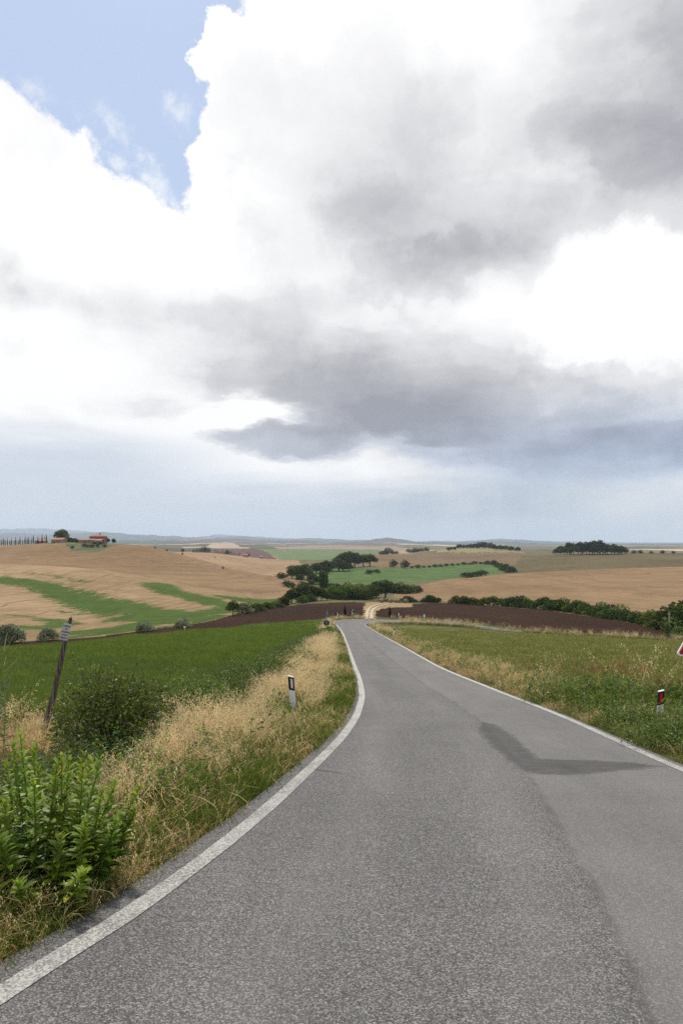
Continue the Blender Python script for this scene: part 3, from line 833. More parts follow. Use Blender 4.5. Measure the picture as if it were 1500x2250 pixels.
TAN0, TAN1 = (0.205, 0.132, 0.070), (0.310, 0.208, 0.118)
FIELDS = [   # name, label, material, outline in survey columns and distances (later ones lie on top)
    ('far_plain', 'hazy patchwork plain and blue hills running to the horizon', mat_patchwork('far_patchwork'),
     [(-1700, 1010), (300, 1010), (450, 1060), (600, 1060), (800, 1060), (900, 1090), (1000, 1260), (1200, 1260), (1300, 960), (3200, 960), (3200, 30000), (-1700, 30000)]),
    ('pasture', 'dull olive pasture and scrub on the slopes of the middle valley',
     mat_green_crop('pasture_grass', (0.060, 0.068, 0.026), (0.105, 0.100, 0.042), (0.170, 0.140, 0.070)),
     [(-1700, 136), (3200, 136), (3200, 962), (1300, 962), (1200, 1262), (1000, 1262), (900, 1092), (800, 1062), (450, 1062), (300, 1012), (-1700, 1012)]),
    ('crop_field', 'dark green crop field sloping away left of the road',
     mat_green_crop('green_crop', (0.060, 0.094, 0.012), (0.085, 0.124, 0.018), (0.120, 0.160, 0.028), 0.9),
     [(-1700, 11), (-500, 13), (-100, 15.5), (200, 17.5), (400, 20), (530, 23), (600, 28), (645, 35), (678, 52), (695, 80), (704, 105), (706, 119), (690, 123), (600, 123), (450, 134), (300, 137), (150, 132), (0, 127), (-400, 126), (-1700, 126)]),
    ('meadow', 'grassy green meadow right of the road, drying in patches',
     mat_green_crop('meadow_grass_base', (0.085, 0.105, 0.026), (0.125, 0.142, 0.040), (0.175, 0.172, 0.058), 1.2, 0.40),
     [(870, 108), (838, 98), (850, 80), (885, 60), (940, 44), (1000, 34), (1080, 25), (1180, 18.5), (1300, 15.5), (1500, 13), (2000, 10), (3200, 8), (3200, 72), (1900, 87), (1500, 97), (1350, 97), (1200, 101), (1100, 105), (1000, 107), (900, 112)]),
    ('ploughed_field', 'dark brown ploughed field beyond the bend, left of the farm track',
     mat_ploughed('dark_soil', (0.030, 0.0135, 0.0068), (0.050, 0.0245, 0.0130), 1.45),
     [(-1700, 127), (-400, 127), (0, 128), (150, 133), (300, 138), (450, 135), (600, 124), (690, 124), (720, 130), (745, 141), (798, 141), (800, 195), (804, 246), (780, 255), (700, 232), (650, 243), (610, 238), (540, 196), (450, 164), (300, 145), (150, 144), (0, 141), (-400, 141), (-1700, 141)]),
    ('ploughed_field', 'dark brown ploughed strip beyond the meadow, right of the farm track',
     bpy.data.materials['dark_soil'],
     [(825, 139), (826, 165), (836, 190), (852, 198), (903, 206), (908, 240), (950, 259), (1100, 233), (1200, 222), (1350, 184), (1480, 168), (1700, 150), (3200, 120), (3200, 105), (1700, 126), (1480, 133), (1350, 128), (1200, 124), (1100, 126), (950, 136), (860, 136)]),
    ('straw_track', 'pale straw-strewn farm track running from the bend to the bales',
     mat_stubble('track_straw', (0.26, 0.18, 0.10), (0.38, 0.29, 0.17), 0.1, 2.2, lines=0.3),
     [(796, 127.5), (799, 165), (799, 195), (803, 247), (818, 262), (862, 268), (900, 252), (908, 238), (903, 207), (870, 202), (852, 198), (837, 190), (826, 166), (824, 127.5)]),
    ('patchy_stubble_field', 'stubble slope streaked with green regrowth on the left hillside',
     mat_stubble('patchy_stubble', (0.250, 0.168, 0.090), (0.39, 0.280, 0.165), 2.85, 5.5, green=1.0, gcol=(0.060, 0.098, 0.018)),
     [(-1700, 142), (-400, 142), (0, 142), (150, 145), (300, 146), (450, 166), (540, 198), (600, 240), (640, 258), (652, 330), (640, 345), (600, 335), (530, 318), (450, 318), (300, 372), (150, 398), (0, 408), (-400, 415), (-1700, 415)]),
    ('stubble_field', 'smooth tan harvested hill below the farmhouse on the left',
     mat_stubble('tan_stubble', TAN0, TAN1, 1.62, 8.0),
     [(-1700, 416), (-400, 416), (0, 409), (150, 399), (300, 373), (450, 319), (530, 319), (600, 336), (645, 346), (662, 390), (655, 470), (600, 560), (450, 690), (300, 720), (100, 700), (0, 680), (-400, 680), (-1700, 680)]),
    ('garden', 'green farm garden in the dip below the farmhouse',
     mat_green_crop('garden_grass', (0.050, 0.060, 0.024), (0.095, 0.100, 0.045), (0.19, 0.165, 0.085)),
     [(95, 574), (138, 570), (146, 552), (158, 534), (178, 524), (200, 522), (218, 526), (238, 542), (258, 566), (262, 640), (200, 660), (95, 650)]),
    ('stubble_field', 'pale tan field behind the left hill, crossed by swathes',
     mat_stubble('swathed_stubble', (0.27, 0.175, 0.10), (0.37, 0.255, 0.155), 0.35, 16.0, lines=0.3),
     [(330, 700), (450, 700), (600, 640), (650, 640), (664, 760), (662, 880), (655, 1000), (600, 1085), (450, 1085), (380, 1180), (300, 1180), (300, 722)]),
    ('fallow_field', 'purple-brown fallow field on the far slope beside the green field',
     mat_ploughed('fallow_soil', (0.115, 0.068, 0.060), (0.155, 0.10, 0.085), 0.4),
     [(478, 1240), (608, 1090), (606, 1180), (590, 1420), (560, 1800), (545, 1950), (480, 2050), (466, 1500)]),
    ('far_crop_field', 'smooth green field on the far slope in the centre',
     mat_green_crop('far_crop', (0.075, 0.115, 0.045), (0.105, 0.150, 0.062), (0.15, 0.18, 0.085), 0.7),
     [(610, 1090), (665, 1010), (720, 1010), (790, 1060), (832, 1300), (838, 1800), (760, 1900), (640, 1900), (563, 1950), (592, 1420), (609, 1180)]),
    ('far_stubble', 'pale stubble field with painted-in sunlight far beyond the cypress row',
     mat_stubble('sun_painted_stubble', (0.32, 0.25, 0.18), (0.46, 0.37, 0.275), 0.6, 30.0, lines=0.2),  # stubble paled so a patch of sunlight is part of its colour
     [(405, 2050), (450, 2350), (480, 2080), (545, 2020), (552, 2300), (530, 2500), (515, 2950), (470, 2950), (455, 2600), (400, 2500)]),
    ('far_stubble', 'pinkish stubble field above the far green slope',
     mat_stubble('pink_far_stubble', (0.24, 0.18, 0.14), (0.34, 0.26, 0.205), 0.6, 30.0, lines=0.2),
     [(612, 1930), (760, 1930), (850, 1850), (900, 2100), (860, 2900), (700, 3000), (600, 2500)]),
    ('far_stubble', 'straw strip with painted-in sunlight below the far ridge right of centre',
     bpy.data.materials['sun_painted_stubble'],  # same paled stubble: the sunlit spot is painted into the colour
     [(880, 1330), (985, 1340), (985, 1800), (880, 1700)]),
    ('valley_field', 'bright green valley field between the tree lines',
     mat_green_crop('valley_crop', (0.042, 0.080, 0.018), (0.060, 0.108, 0.025), (0.105, 0.150, 0.042), 0.45),
     [(688, 560), (694, 470), (712, 440), (760, 436), (830, 440), (880, 470), (940, 500), (1000, 545), (1070, 600), (1105, 640), (1096, 700), (1082, 770), (1060, 800), (1000, 790), (940, 740), (880, 690), (820, 650), (760, 652), (700, 640)]),
    ('stubble_slope', 'brownish dry slope above the valley field in the middle distance',
     mat_stubble('dull_stubble', (0.150, 0.105, 0.060), (0.205, 0.148, 0.088), 1.5, 12.0, lines=0.3),
     [(790, 735), (830, 668), (880, 705), (940, 755), (1000, 805), (1060, 815), (1086, 790), (1130, 760), (1150, 960), (1160, 1060), (1000, 1065), (900, 1065), (830, 1045), (790, 1000)]),
    ('hilltop_field', 'yellow-green rounded hilltop ringed by dark trees',
     mat_green_crop('hilltop_grass', (0.14, 0.135, 0.055), (0.20, 0.185, 0.08), (0.26, 0.22, 0.10)),
     [(960, 1068), (1000, 1052), (1100, 1052), (1150, 1070), (1150, 1330), (960, 1330)]),
    ('dry_pasture', 'olive-tan dry pasture hill below the wood on the right',
     mat_stubble('dry_pasture_grass', (0.105, 0.086, 0.044), (0.160, 0.128, 0.068), 1.5, 10.0, lines=0.35),
     [(1112, 560), (1200, 546), (1350, 552), (1500, 552), (1900, 552), (3200, 552), (3200, 960), (1300, 960), (1152, 960), (1132, 762), (1105, 640)]),
    ('stubble_field', 'wide tan harvested field on the right beyond the hedgerow',
     mat_stubble('right_tan_stubble', (0.215, 0.138, 0.074), (0.320, 0.214, 0.122), 1.50, 9.0),
     [(866, 316), (880, 296), (1000, 276), (1200, 252), (1350, 214), (1500, 192), (1900, 170), (3200, 150), (3200, 550), (1900, 550), (1500, 550), (1350, 550), (1200, 544), (1100, 528), (1000, 480), (940, 452), (900, 420), (876, 380), (864, 345)]),
]


def build_terrain():
    nx, ny = GX.shape
    gz = GZ + verge_shape(GX, GY, True)
    cx_ = 0.25 * (GX[:-1, :-1] + GX[1:, :-1] + GX[:-1, 1:] + GX[1:, 1:])
    cy_ = 0.25 * (GY[:-1, :-1] + GY[1:, :-1] + GY[:-1, 1:] + GY[1:, 1:])
    fid = np.full(cx_.shape, -1, int)
    # ragged boundaries
    jx = cx_ + hash_noise(cx_, cy_, 3, 21) * np.interp(cy_, [20, 200, 900], [0.3, 0.5, 3]) * 2
    jy = cy_ + hash_noise(cx_, cy_, 4, 22) * np.interp(cy_, [20, 200, 900], [0.3, 0.9, 6]) * 2
    for k, (_, _, _, pts) in enumerate(FIELDS):
        po = plan(pts)
        bb = (jx > po[:, 0].min()) & (jx < po[:, 0].max()) & (jy > po[:, 1].min()) & (jy < po[:, 1].max())
        ins = np.zeros(cx_.shape, bool)
        ins[bb] = poly_sd(jx[bb], jy[bb], po) > 0
        fid[ins] = k
    vid = np.arange(nx * ny).reshape(nx, ny)
    quads = np.stack([vid[:-1, :-1], vid[1:, :-1], vid[1:, 1:], vid[:-1, 1:]], axis=-1)
    V = np.stack([GX, GY, gz], axis=-1).reshape(-1, 3)

    def sub(name, mask, mat, label, extra=None):
        q = quads[mask]
        if len(q) == 0:
            return None
        used, inv = np.unique(q.ravel(), return_inverse=True)
        vv = V[used]
        attrs = extra(vv) if extra else None
        o = link(name, mesh_np(name, vv, inv.reshape(-1, 4), mat, True, attrs))
        return tag(o, label, 'field' if name not in ('ground', 'far_plain', 'straw_track', 'garden') else {'ground': 'ground', 'far_plain': 'plain', 'straw_track': 'track', 'garden': 'garden'}[name], kind='structure')

    def greenness(vv):
        x, y = vv[:, 0].astype(float), vv[:, 1].astype(float)
        gsum = np.zeros(len(vv))
        bands = [   # strips of regrowth on the slope: axis points (column, distance), half width in metres, strength
            ([(-200, 330), (0, 318), (90, 305), (170, 268), (240, 228), (310, 205), (370, 190)], 16, 1.0),
            ([(340, 300), (390, 268), (450, 240), (510, 222), (560, 225)], 11, 1.0),
            ([(270, 188), (340, 178), (400, 182), (470, 200), (520, 215)], 11, 1.1),
            ([(200, 158), (260, 158), (320, 165), (400, 172), (450, 178)], 11, 1.1),
            ([(-50, 170), (30, 176), (100, 172), (150, 184), (110, 200)], 8, 0.9),
            ([(0, 208), (60, 208), (110, 200)], 6, 0.55),
            ([(530, 262), (590, 275), (635, 290)], 17, 1.3),
            ([(150, 148), (240, 150), (330, 150), (420, 160), (480, 176)], 5, 1.0),
            ([(60, 345), (130, 335), (200, 310)], 8, 0.5),
            ([(130, 228), (200, 215), (260, 200)], 7, 0.5),
            ([(460, 262), (520, 250), (570, 252)], 6, 0.6),
        ]
        for pts, w, s in bands:
            p = plan(pts)
            best = np.full(len(vv), 1e9)
            for a, b in zip(p[:-1], p[1:]):
                e = b - a
                t = np.clip(((x - a[0]) * e[0] + (y - a[1]) * e[1]) / (e @ e), 0, 1)
                best = np.minimum(best, np.hypot(x - a[0] - t * e[0], y - a[1] - t * e[1]))
            gsum = np.maximum(gsum, s * np.clip(1.12 - best / (w * 0.95), 0, 1.0))
        return {'greenness': ('FLOAT', gsum)}

    # near ground and verges
    m0 = fid == -1
    q = quads[m0]
    used, inv = np.unique(q.ravel(), return_inverse=True)
    vv = V[used]
    qq = inv.reshape(-1, 4)
    # land behind the photographer
    bx, by = np.meshgrid(np.linspace(-60, 60, 61), np.linspace(-40, ROWS[0] - 0.004, 31), indexing='ij')
    bz = -drop(by) + verge_shape(bx, by, True)
    bid = np.arange(bx.size).reshape(bx.shape) + len(vv)
    bq = np.stack([bid[:-1, :-1], bid[1:, :-1], bid[1:, 1:], bid[:-1, 1:]], axis=-1).reshape(-1, 4)
    vv = np.concatenate([vv, np.stack([bx, by, bz], -1).reshape(-1, 3)])
    o = link('ground', mesh_np('ground', vv, np.concatenate([qq, bq]), mat_soil_ground(), True))
    tag(o, 'grassy soil of the road verges and banks', 'ground', kind='structure')
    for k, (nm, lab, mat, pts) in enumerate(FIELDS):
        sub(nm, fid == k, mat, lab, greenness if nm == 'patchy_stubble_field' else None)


build_terrain()


# ------------------------------------------------------------------ the road
def build_road():
    m, g, out = new_mat('worn_asphalt')
    co = objco(g)
    s = g.sep(co)
    seam = g.attr('seam').outputs['Fac']
    patch = g.attr('patch').outputs['Fac']
    stone = g.sep(g.voro(co, 132.0, 'F1', True))
    fine = g.noise(co, 190.0, 3, 0.7)
    mott = g.noise(co, 0.8, 6, 0.6)
    wear = g.noise(g.v('MULTIPLY', co, (1.6, 0.12, 1)), 1.0, 4, 0.55)
    v = g.m('ADD', g.m('MULTIPLY', stone[0], 0.62), g.m('MULTIPLY', fine, 0.38))
    col = g.ramp(v, [(0.10, (0.024, 0.023, 0.023)), (0.38, (0.080, 0.078, 0.078)), (0.62, (0.145, 0.142, 0.141)), (0.88, (0.38, 0.37, 0.365))])
    big = g.m('MULTIPLY_ADD', g.m('SUBTRACT', mott, 0.5), 0.45, 1.0)
    big = g.m('MULTIPLY', big, g.m('MULTIPLY_ADD', g.m('SUBTRACT', wear, 0.5), 0.5, 1.0))
    # the newer, smoother right-hand lane is a little paler and browner
    sj = g.m('ADD', seam, g.m('MULTIPLY', g.m('SUBTRACT', g.noise(co, 1.6, 5), 0.5), 0.16))
    rl = g.rng(sj, -0.06, 0.08)
    rl = g.m('MULTIPLY', rl, g.rng(s[1], 30, 60, 1.0, 0.35))
    laneR = g.mix(0.55, col, (0.178, 0.174, 0.169))
    laneL = g.mix(0.10, col, (0.130, 0.127, 0.127))
    col = g.mix(rl, laneL, laneR)
    seamline = g.m('MULTIPLY', g.rng(g.m('ABSOLUTE', sj), 0.0, 0.07, 1.0, 0.0), g.rng(g.noise(co, 3.0, 4), 0.35, 0.6))
    col = g.mix(g.m('MULTIPLY', seamline, 0.45), col, (0.07, 0.067, 0.067))
    wt = g.m('ABSOLUTE', g.m('SUBTRACT', g.m('ABSOLUTE', g.m('ADD', sj, 1.15)), 0.72))
    col = g.mix(g.m('MULTIPLY', g.rng(wt, 0.0, 0.42, 1.0, 0.0), 0.16), col, (0.21, 0.206, 0.20))
    # repair of darker bitumen
    pn = g.m('ADD', patch, g.m('MULTIPLY', g.m('SUBTRACT', g.noise(g.v('MULTIPLY', co, (0.7, 2.4, 1)), 6.0, 8, 0.78), 0.5), 0.50))
    pf = g.m('MULTIPLY', g.rng(pn, -0.03, 0.09), g.rng(g.noise(g.v('MULTIPLY', co, (0.8, 5.0, 1)), 4.0, 8, 0.75), 0.30, 0.70, 0.55, 1.0))
    col = g.mix(g.m('MULTIPLY', pf, 0.88), col, (0.046, 0.044, 0.043))
    # cracks
    cn = g.noise(co, 3.0, 6, 0.65)
    cn2 = g.m('MULTIPLY', g.m('SUBTRACT', cn, 0.5), 0.22)

    def crack(y0, x0, x1, slope, w):
        dy = g.m('ABSOLUTE', g.m('ADD', g.m('SUBTRACT', s[1], y0), g.m('ADD', cn2, g.m('MULTIPLY', s[0], slope))))
        a = g.rng(dy, w * 0.4, w, 1.0, 0.0)
        return g.m('MULTIPLY', a, g.m('MULTIPLY', g.rng(s[0], x0, x0 + 0.2), g.rng(s[0], x1 - 0.2, x1, 1.0, 0.0)))
    cr = None
    for c in [(8.3, -0.6, 0.1, 0.6, 0.03), (8.75, -0.7, -0.1, 0.2, 0.02), (29.5, 0.9, 3.2, 0.05, 0.06), (36, 1.2, 2.9, -0.1, 0.07),
              (52, 0.6, 3.0, 0.0, 0.10), (24.2, 2.0, 3.6, 0.04, 0.035)]:
        x = crack(*c)
        cr = x if cr is None else g.m('MAXIMUM', cr, x)
    web = g.rng(g.voro(g.v('ADD', co, g.v('SCALE', g.noise(co, 2.0, 5, color=True), 0.9)), 0.55, 'DISTANCE_TO_EDGE'), 0.0, 0.012, 1.0, 0.0)
    web = g.m('MULTIPLY', web, g.rng(g.noise(co, 0.35, 3), 0.50, 0.62))
    cr = g.m('MAXIMUM', cr, g.m('MULTIPLY', web, 0.22))
    col = g.mix(g.m('MULTIPLY', cr, 0.8), col, (0.025, 0.024, 0.024))
    col = g.v('SCALE', col, g.m('MULTIPLY', big, 0.90))
    hb = g.m('SUBTRACT', g.m('ADD', stone[0], fine), g.m('MULTIPLY', cr, 2.0))
    principled(g, out, col, 0.82, 0.25, hb, 0.55, 0.006)

    ys = np.concatenate([np.arange(-38, 1.5, 1.0), np.arange(1.5, 22, 0.10), np.arange(22, 105.01, 0.5)])
    left = [(float(a), float(b)) for a, b in zip(edge_l(ys), ys)]
    right = [(float(a), float(b)) for a, b in zip(edge_r(ys), ys)]
    bl = np.array([left[-1]] + BEND_L)
    br = np.array([right[-1]] + BEND_R)
    tt = np.linspace(0, len(bl) - 1, (len(bl) - 1) * 8 + 1)[1:]
    bl2 = pchip(np.arange(len(bl)), bl, tt)
    br2 = pchip(np.arange(len(br)), br, tt)
    LP = np.concatenate([np.array(left), bl2])
    RP = np.concatenate([np.array(right), br2])
    n = 61
    w = np.linspace(0, 1, n)
    Pxy = LP[:, None, :] * (1 - w[None, :, None]) + RP[:, None, :] * w[None, :, None]
    z = ground_z(Pxy[..., 0].ravel(), Pxy[..., 1].ravel()).reshape(Pxy.shape[:2]) + 0.03
    V = np.concatenate([Pxy, z[..., None]], -1).reshape(-1, 3)
    idx = np.arange(len(V)).reshape(Pxy.shape[:2])
    F = np.stack([idx[:-1, :-1], idx[:-1, 1:], idx[1:, 1:], idx[1:, :-1]], -1).reshape(-1, 4)
    sy = [-40, 0, 3.2, 4.15, 5.5, 8.16, 12.8, 15.5, 20, 28, 40, 60, 105]
    sx = [0.9, 1.05, 1.42, 1.62, 1.84, 2.24, 2.62, 2.62, 2.42, 2.25, 2.2, 2.1, 1.9]
    seam = V[:, 0] - np.interp(V[:, 1], sy, sx)
    pp = [(1054, 1588), (1049, 1610), (1071, 1639), (1119, 1679), (1155, 1705), (1207, 1710), (1280, 1708), (1390, 1697), (1463, 1690), (1390, 1680), (1280, 1674), (1185, 1672), (1163, 1650), (1126, 1617), (1089, 1595)]
    pw = []
    for a, b in pp:
        k = (b - HOR) / FOC
        dd = np.linspace(3, 40, 2000)
        dd = dd[np.argmin(np.abs(k * dd - EYE - drop(dd)))]
        pw.append((X(a, dd), dd))
    patch = np.full(len(V), -1.0)
    nr = (V[:, 1] > 5) & (V[:, 1] < 18)
    patch[nr] = poly_sd(V[nr, 0], V[nr, 1], pw)
    patch = np.clip(patch, -1, 0.4)
    # thickness: edge skirts
    lz = V[idx[:, 0]].copy()
    lz[:, 2] -= 0.14
    rz = V[idx[:, -1]].copy()
    rz[:, 2] -= 0.14
    b0 = len(V)
    li = b0 + np.arange(len(lz))
    ri = b0 + len(lz) + np.arange(len(rz))
    F2 = np.stack([idx[:-1, 0], idx[1:, 0], li[1:], li[:-1]], -1)
    F3 = np.stack([idx[1:, -1], idx[:-1, -1], ri[:-1], ri[1:]], -1)
    V2 = np.concatenate([V, lz, rz])
    seam = np.concatenate([seam, -np.ones(len(lz)), np.ones(len(rz))])
    patch = np.concatenate([patch, -np.ones(len(lz) + len(rz))])
    road = link('road', mesh_np('road', V2, np.concatenate([F, F2, F3]), m, True, {'seam': ('FLOAT', seam), 'patch': ('FLOAT', patch)}))
    tag(road, 'worn grey asphalt road running downhill to a right-hand bend', 'road', kind='structure')

    # painted edge lines
    pm, g, out = new_mat('worn_white_paint')
    co = objco(g)
    st = g.sep(g.voro(co, 95.0, 'F1', True))[0]
    n1 = g.noise(co, 2.0, 7, 0.7)
    n2 = g.noise(co, 60, 4, 0.7)
    w_ = g.m('ADD', g.m('MULTIPLY', st, 0.30), g.m('ADD', g.m('MULTIPLY', n1, 0.45), g.m('MULTIPLY', n2, 0.35)))
    y = g.sep(co)[1]
    far = g.rng(y, 8, 22, 0.0, 0.16)
    chip = g.rng(g.noise(co, 6.0, 8, 0.75), 0.56, 0.66, 1.0, 0.35)
    f = g.m('MULTIPLY', g.rng(g.m('ADD', w_, far), 0.38, 0.68), chip)
    col = g.mix(f, (0.145, 0.142, 0.140), (0.40, 0.395, 0.375))
    principled(g, out, col, 0.8, 0.2, st, 0.5, 0.005)

    def strip(name, line, w0, label):
        line = np.array(line)
        t = np.gradient(line, axis=0)
        nrm = np.stack([-t[:, 1], t[:, 0]], -1)
        nrm /= np.linalg.norm(nrm, axis=1)[:, None]
        k = 3
        jag = 1 + 0.06 * hash_noise(line[:, 0] * 0, line[:, 1], 0.35, 31)[:, None]
        offs = np.linspace(-0.5, 0.5, k)
        Pn = line[:, None, :] + nrm[:, None, :] * (offs[None, :, None] * w0 * jag[:, :, None])
        zz = ground_z(Pn[..., 0].ravel(), Pn[..., 1].ravel()).reshape(Pn.shape[:2]) + 0.03 + np.interp(line[:, 1], [10, 40], [0.005, 0.012])[:, None]
        Vv = np.concatenate([Pn, zz[..., None]], -1).reshape(-1, 3)
        ii = np.arange(len(Vv)).reshape(len(line), k)
        Ff = np.stack([ii[:-1, 1:], ii[:-1, :-1], ii[1:, :-1], ii[1:, 1:]], -1).reshape(-1, 4)
        o = link(name, mesh_np(name, Vv, Ff, pm, True), road)
        o['label'] = label
    yl = np.concatenate([np.arange(-6, 22, 0.1), np.arange(22, 105.1, 0.5)])
    off = float(xl(105)[0] - edge_l(105)[0])
    lb = bl2 + np.array([0.16, -0.02])
    lb = lb[:56]
    strip('edge_line', np.concatenate([np.stack([xl(yl), yl], -1), lb]), 0.15, 'worn white line along the left edge of the road')
    rb = br2 + np.array([-0.12, 0.0])
    strip('edge_line', np.concatenate([np.stack([xr(yl), yl], -1), rb[:60]]), 0.13, 'worn white line along the right edge of the road')


build_road()

# ------------------------------------------------------------------ plant meshes
def rot_to(v):
    """orthonormal frame (right, up) for direction arrays v (n,3)"""
    v = v / np.maximum(np.linalg.norm(v, axis=1, keepdims=True), 1e-9)
    ref = np.where(np.abs(v[:, 2:3]) > 0.9, np.array([[1.0, 0, 0]]), np.array([[0, 0, 1.0]]))
    a = np.cross(v, ref)
    a /= np.maximum(np.linalg.norm(a, axis=1, keepdims=True), 1e-9)
    return v, a, np.cross(a, v)


class Tris:
    """collects quads with a tint per vertex"""
    def __init__(self):
        self.v, self.f, self.c, self.n = [], [], [], 0

    def add(self, V, F, C):
        self.v.append(V.reshape(-1, 3))
        self.f.append(F + self.n)
        self.c.append(np.broadcast_to(C, (len(self.v[-1]), 3)) if C.ndim == 1 else C.reshape(-1, 3))
        self.n += len(self.v[-1])

    def ribbon(self, pts, width, c0, c1):
        """pts (k,3) centre line; tapering blade"""
        k = len(pts)
        t = np.gradient(pts, axis=0)
        side = np.cross(t, np.array([math.cos(self.ang), math.sin(self.ang), 0.15]))
        side /= np.maximum(np.linalg.norm(side, axis=1, keepdims=True), 1e-9)
        w = np.asarray(width)[:, None] * 0.5
        V = np.stack([pts - side * w, pts + side * w], 1)
        i = np.arange(k - 1) * 2
        F = np.stack([i, i + 1, i + 3, i + 2], -1)
        tt = np.linspace(0, 1, k)[:, None]
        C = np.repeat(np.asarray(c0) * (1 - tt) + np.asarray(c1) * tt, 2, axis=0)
        self.add(V, F, C)
    ang = 0.0

    def leaves(self, pos, dirs, length, width, col, fold=0.25, r=rng):
        """diamond leaves folded along the midrib: pos, dirs (n,3)"""
        n = len(pos)
        d, a, b = rot_to(dirs)
        th = r.uniform(0, 2 * math.pi, n)[:, None]
        s = a * np.cos(th) + b * np.sin(th)
        u = np.cross(d, s)
        L = np.broadcast_to(np.asarray(length, float).reshape(-1, 1), (n, 1))
        W = np.broadcast_to(np.asarray(width, float).reshape(-1, 1), (n, 1))
        base, tip = pos, pos + d * L
        mid = pos + d * L * 0.45
        l_ = mid - s * W * 0.5 + u * W * fold
        r_ = mid + s * W * 0.5 + u * W * fold
        V = np.stack([base, r_, tip, l_], 1)
        F = (np.arange(n) * 4)[:, None] + np.array([[0, 1, 2, 3]])
        C = np.repeat(col, 4, axis=0) if col.ndim == 2 else col
        self.add(V, F, C)

    def mesh(self, name, mat):
        V = np.concatenate(self.v)
        F = np.concatenate(self.f)
        C = np.concatenate(self.c)
        C4 = np.concatenate([C, np.ones((len(C), 1))], 1)
        return mesh_np(name, V, F, mat, False, {'tint': ('FLOAT_COLOR', C4)})


M_GRASS = leaf_mat('grass_blades', 0.28, 0.50, 0.015)
M_LEAF = leaf_mat('leaves', 0.15, 0.45, 0.015, 0.04)
M_FARLEAF = leaf_mat('tree_leaves', 0.22, 0.32, 0.02)

STRAW = np.array([0.56, 0.395, 0.175])
PALE = np.array([0.78, 0.625, 0.365])
RUST = np.array([0.36, 0.20, 0.075])
OLIVE = np.array([0.125, 0.135, 0.032])
GREEN = np.array([0.085, 0.145, 0.025])
LIME = np.array([0.16, 0.23, 0.035])
DEEP = np.array([0.040, 0.075, 0.016])


def vary(c, r, s=0.18):
    return np.asarray(c) * r.uniform(1 - s, 1 + s)


def blade_pts(r, base, h, lean, k=4, curl=1.8):
    a = r.uniform(0, 2 * math.pi)
    t = np.linspace(0, 1, k)
    off = lean * h * t ** curl
    return np.stack([base[0] + math.cos(a) * off, base[1] + math.sin(a) * off, base[2] + h * t * (1 - 0.25 * lean * t)], -1), a


def oat_clump(name, seed, n=11, green=0.25):
    r = np.random.default_rng(seed)
    T = Tris()
    for _ in range(n):
        b = np.array([r.normal(0, 0.09), r.normal(0, 0.09), -0.03])
        h = r.uniform(0.55, 1.0)
        p, a = blade_pts(r, b, h, r.uniform(0.1, 0.55), 6)
        T.ang = r.uniform(0, 6.28)
        base_c = vary(GREEN if r.random() < green else (RUST if r.random() < 0.3 else STRAW * 0.8), r)
        top_c = vary(PALE if r.random() < 0.6 else STRAW, r, 0.15)
        T.ribbon(p, [0.006, 0.0055, 0.005, 0.004, 0.0035, 0.002], base_c, top_c)
        # drooping spikelets on the open panicle
        m = r.integers(12, 20)
        tt = r.uniform(0.58, 1.0, m)
        q = np.stack([np.interp(tt, np.linspace(0, 1, 6), p[:, k]) for k in range(3)], -1)
        q = q + np.stack([r.normal(0, 0.035, m), r.normal(0, 0.035, m), r.normal(-0.01, 0.012, m)], -1)
        d = np.stack([r.normal(0, 0.35, m) + math.cos(a) * 0.4, r.normal(0, 0.35, m) + math.sin(a) * 0.4, -np.ones(m) * r.uniform(0.4, 1.0)], -1)
        T.leaves(q, d, r.uniform(0.026, 0.040, m), r.uniform(0.008, 0.012, m), np.stack([vary(PALE, r, 0.22) for _ in range(m)]), r=r)
    for _ in range(10):      # dry basal leaves
        b = np.array([r.normal(0, 0.09), r.normal(0, 0.09), -0.03])
        p, a = blade_pts(r, b, r.uniform(0.2, 0.5), r.uniform(0.4, 1.1), 4)
        T.ang = r.uniform(0, 6.28)
        c = vary(STRAW * 0.75 if r.random() < 0.6 else (RUST if r.random() < 0.5 else OLIVE), r)
        T.ribbon(p, [0.009, 0.008, 0.006, 0.001], c * 0.8, c)
    return T.mesh(name, M_GRASS)


def grass_clump(name, seed, n, hmin, hmax, cols, spread=0.14, lean=(0.1, 0.9), w=0.008, heads=0.0):
    r = np.random.default_rng(seed)
    T = Tris()
    for _ in range(n):
        b = np.array([r.normal(0, spread), r.normal(0, spread), -0.03])
        h = r.uniform(hmin, hmax)
        p, a = blade_pts(r, b, h, r.uniform(*lean), 4)
        T.ang = r.uniform(0, 6.28)
        c = vary(cols[r.integers(len(cols))], r)
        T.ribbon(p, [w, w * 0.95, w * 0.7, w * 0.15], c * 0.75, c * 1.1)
        if r.random() < heads:
            m = 7
            q = p[-1] + np.stack([r.normal(0, 0.010, m), r.normal(0, 0.010, m), np.linspace(-0.06, 0.02, m)], -1)
            T.leaves(q, np.stack([r.normal(0, .3, m), r.normal(0, .3, m), np.ones(m)], -1), np.full(m, 0.022), np.full(m, 0.008), np.stack([vary(PALE, r)] * m), r=r)
    return T.mesh(name, M_GRASS)


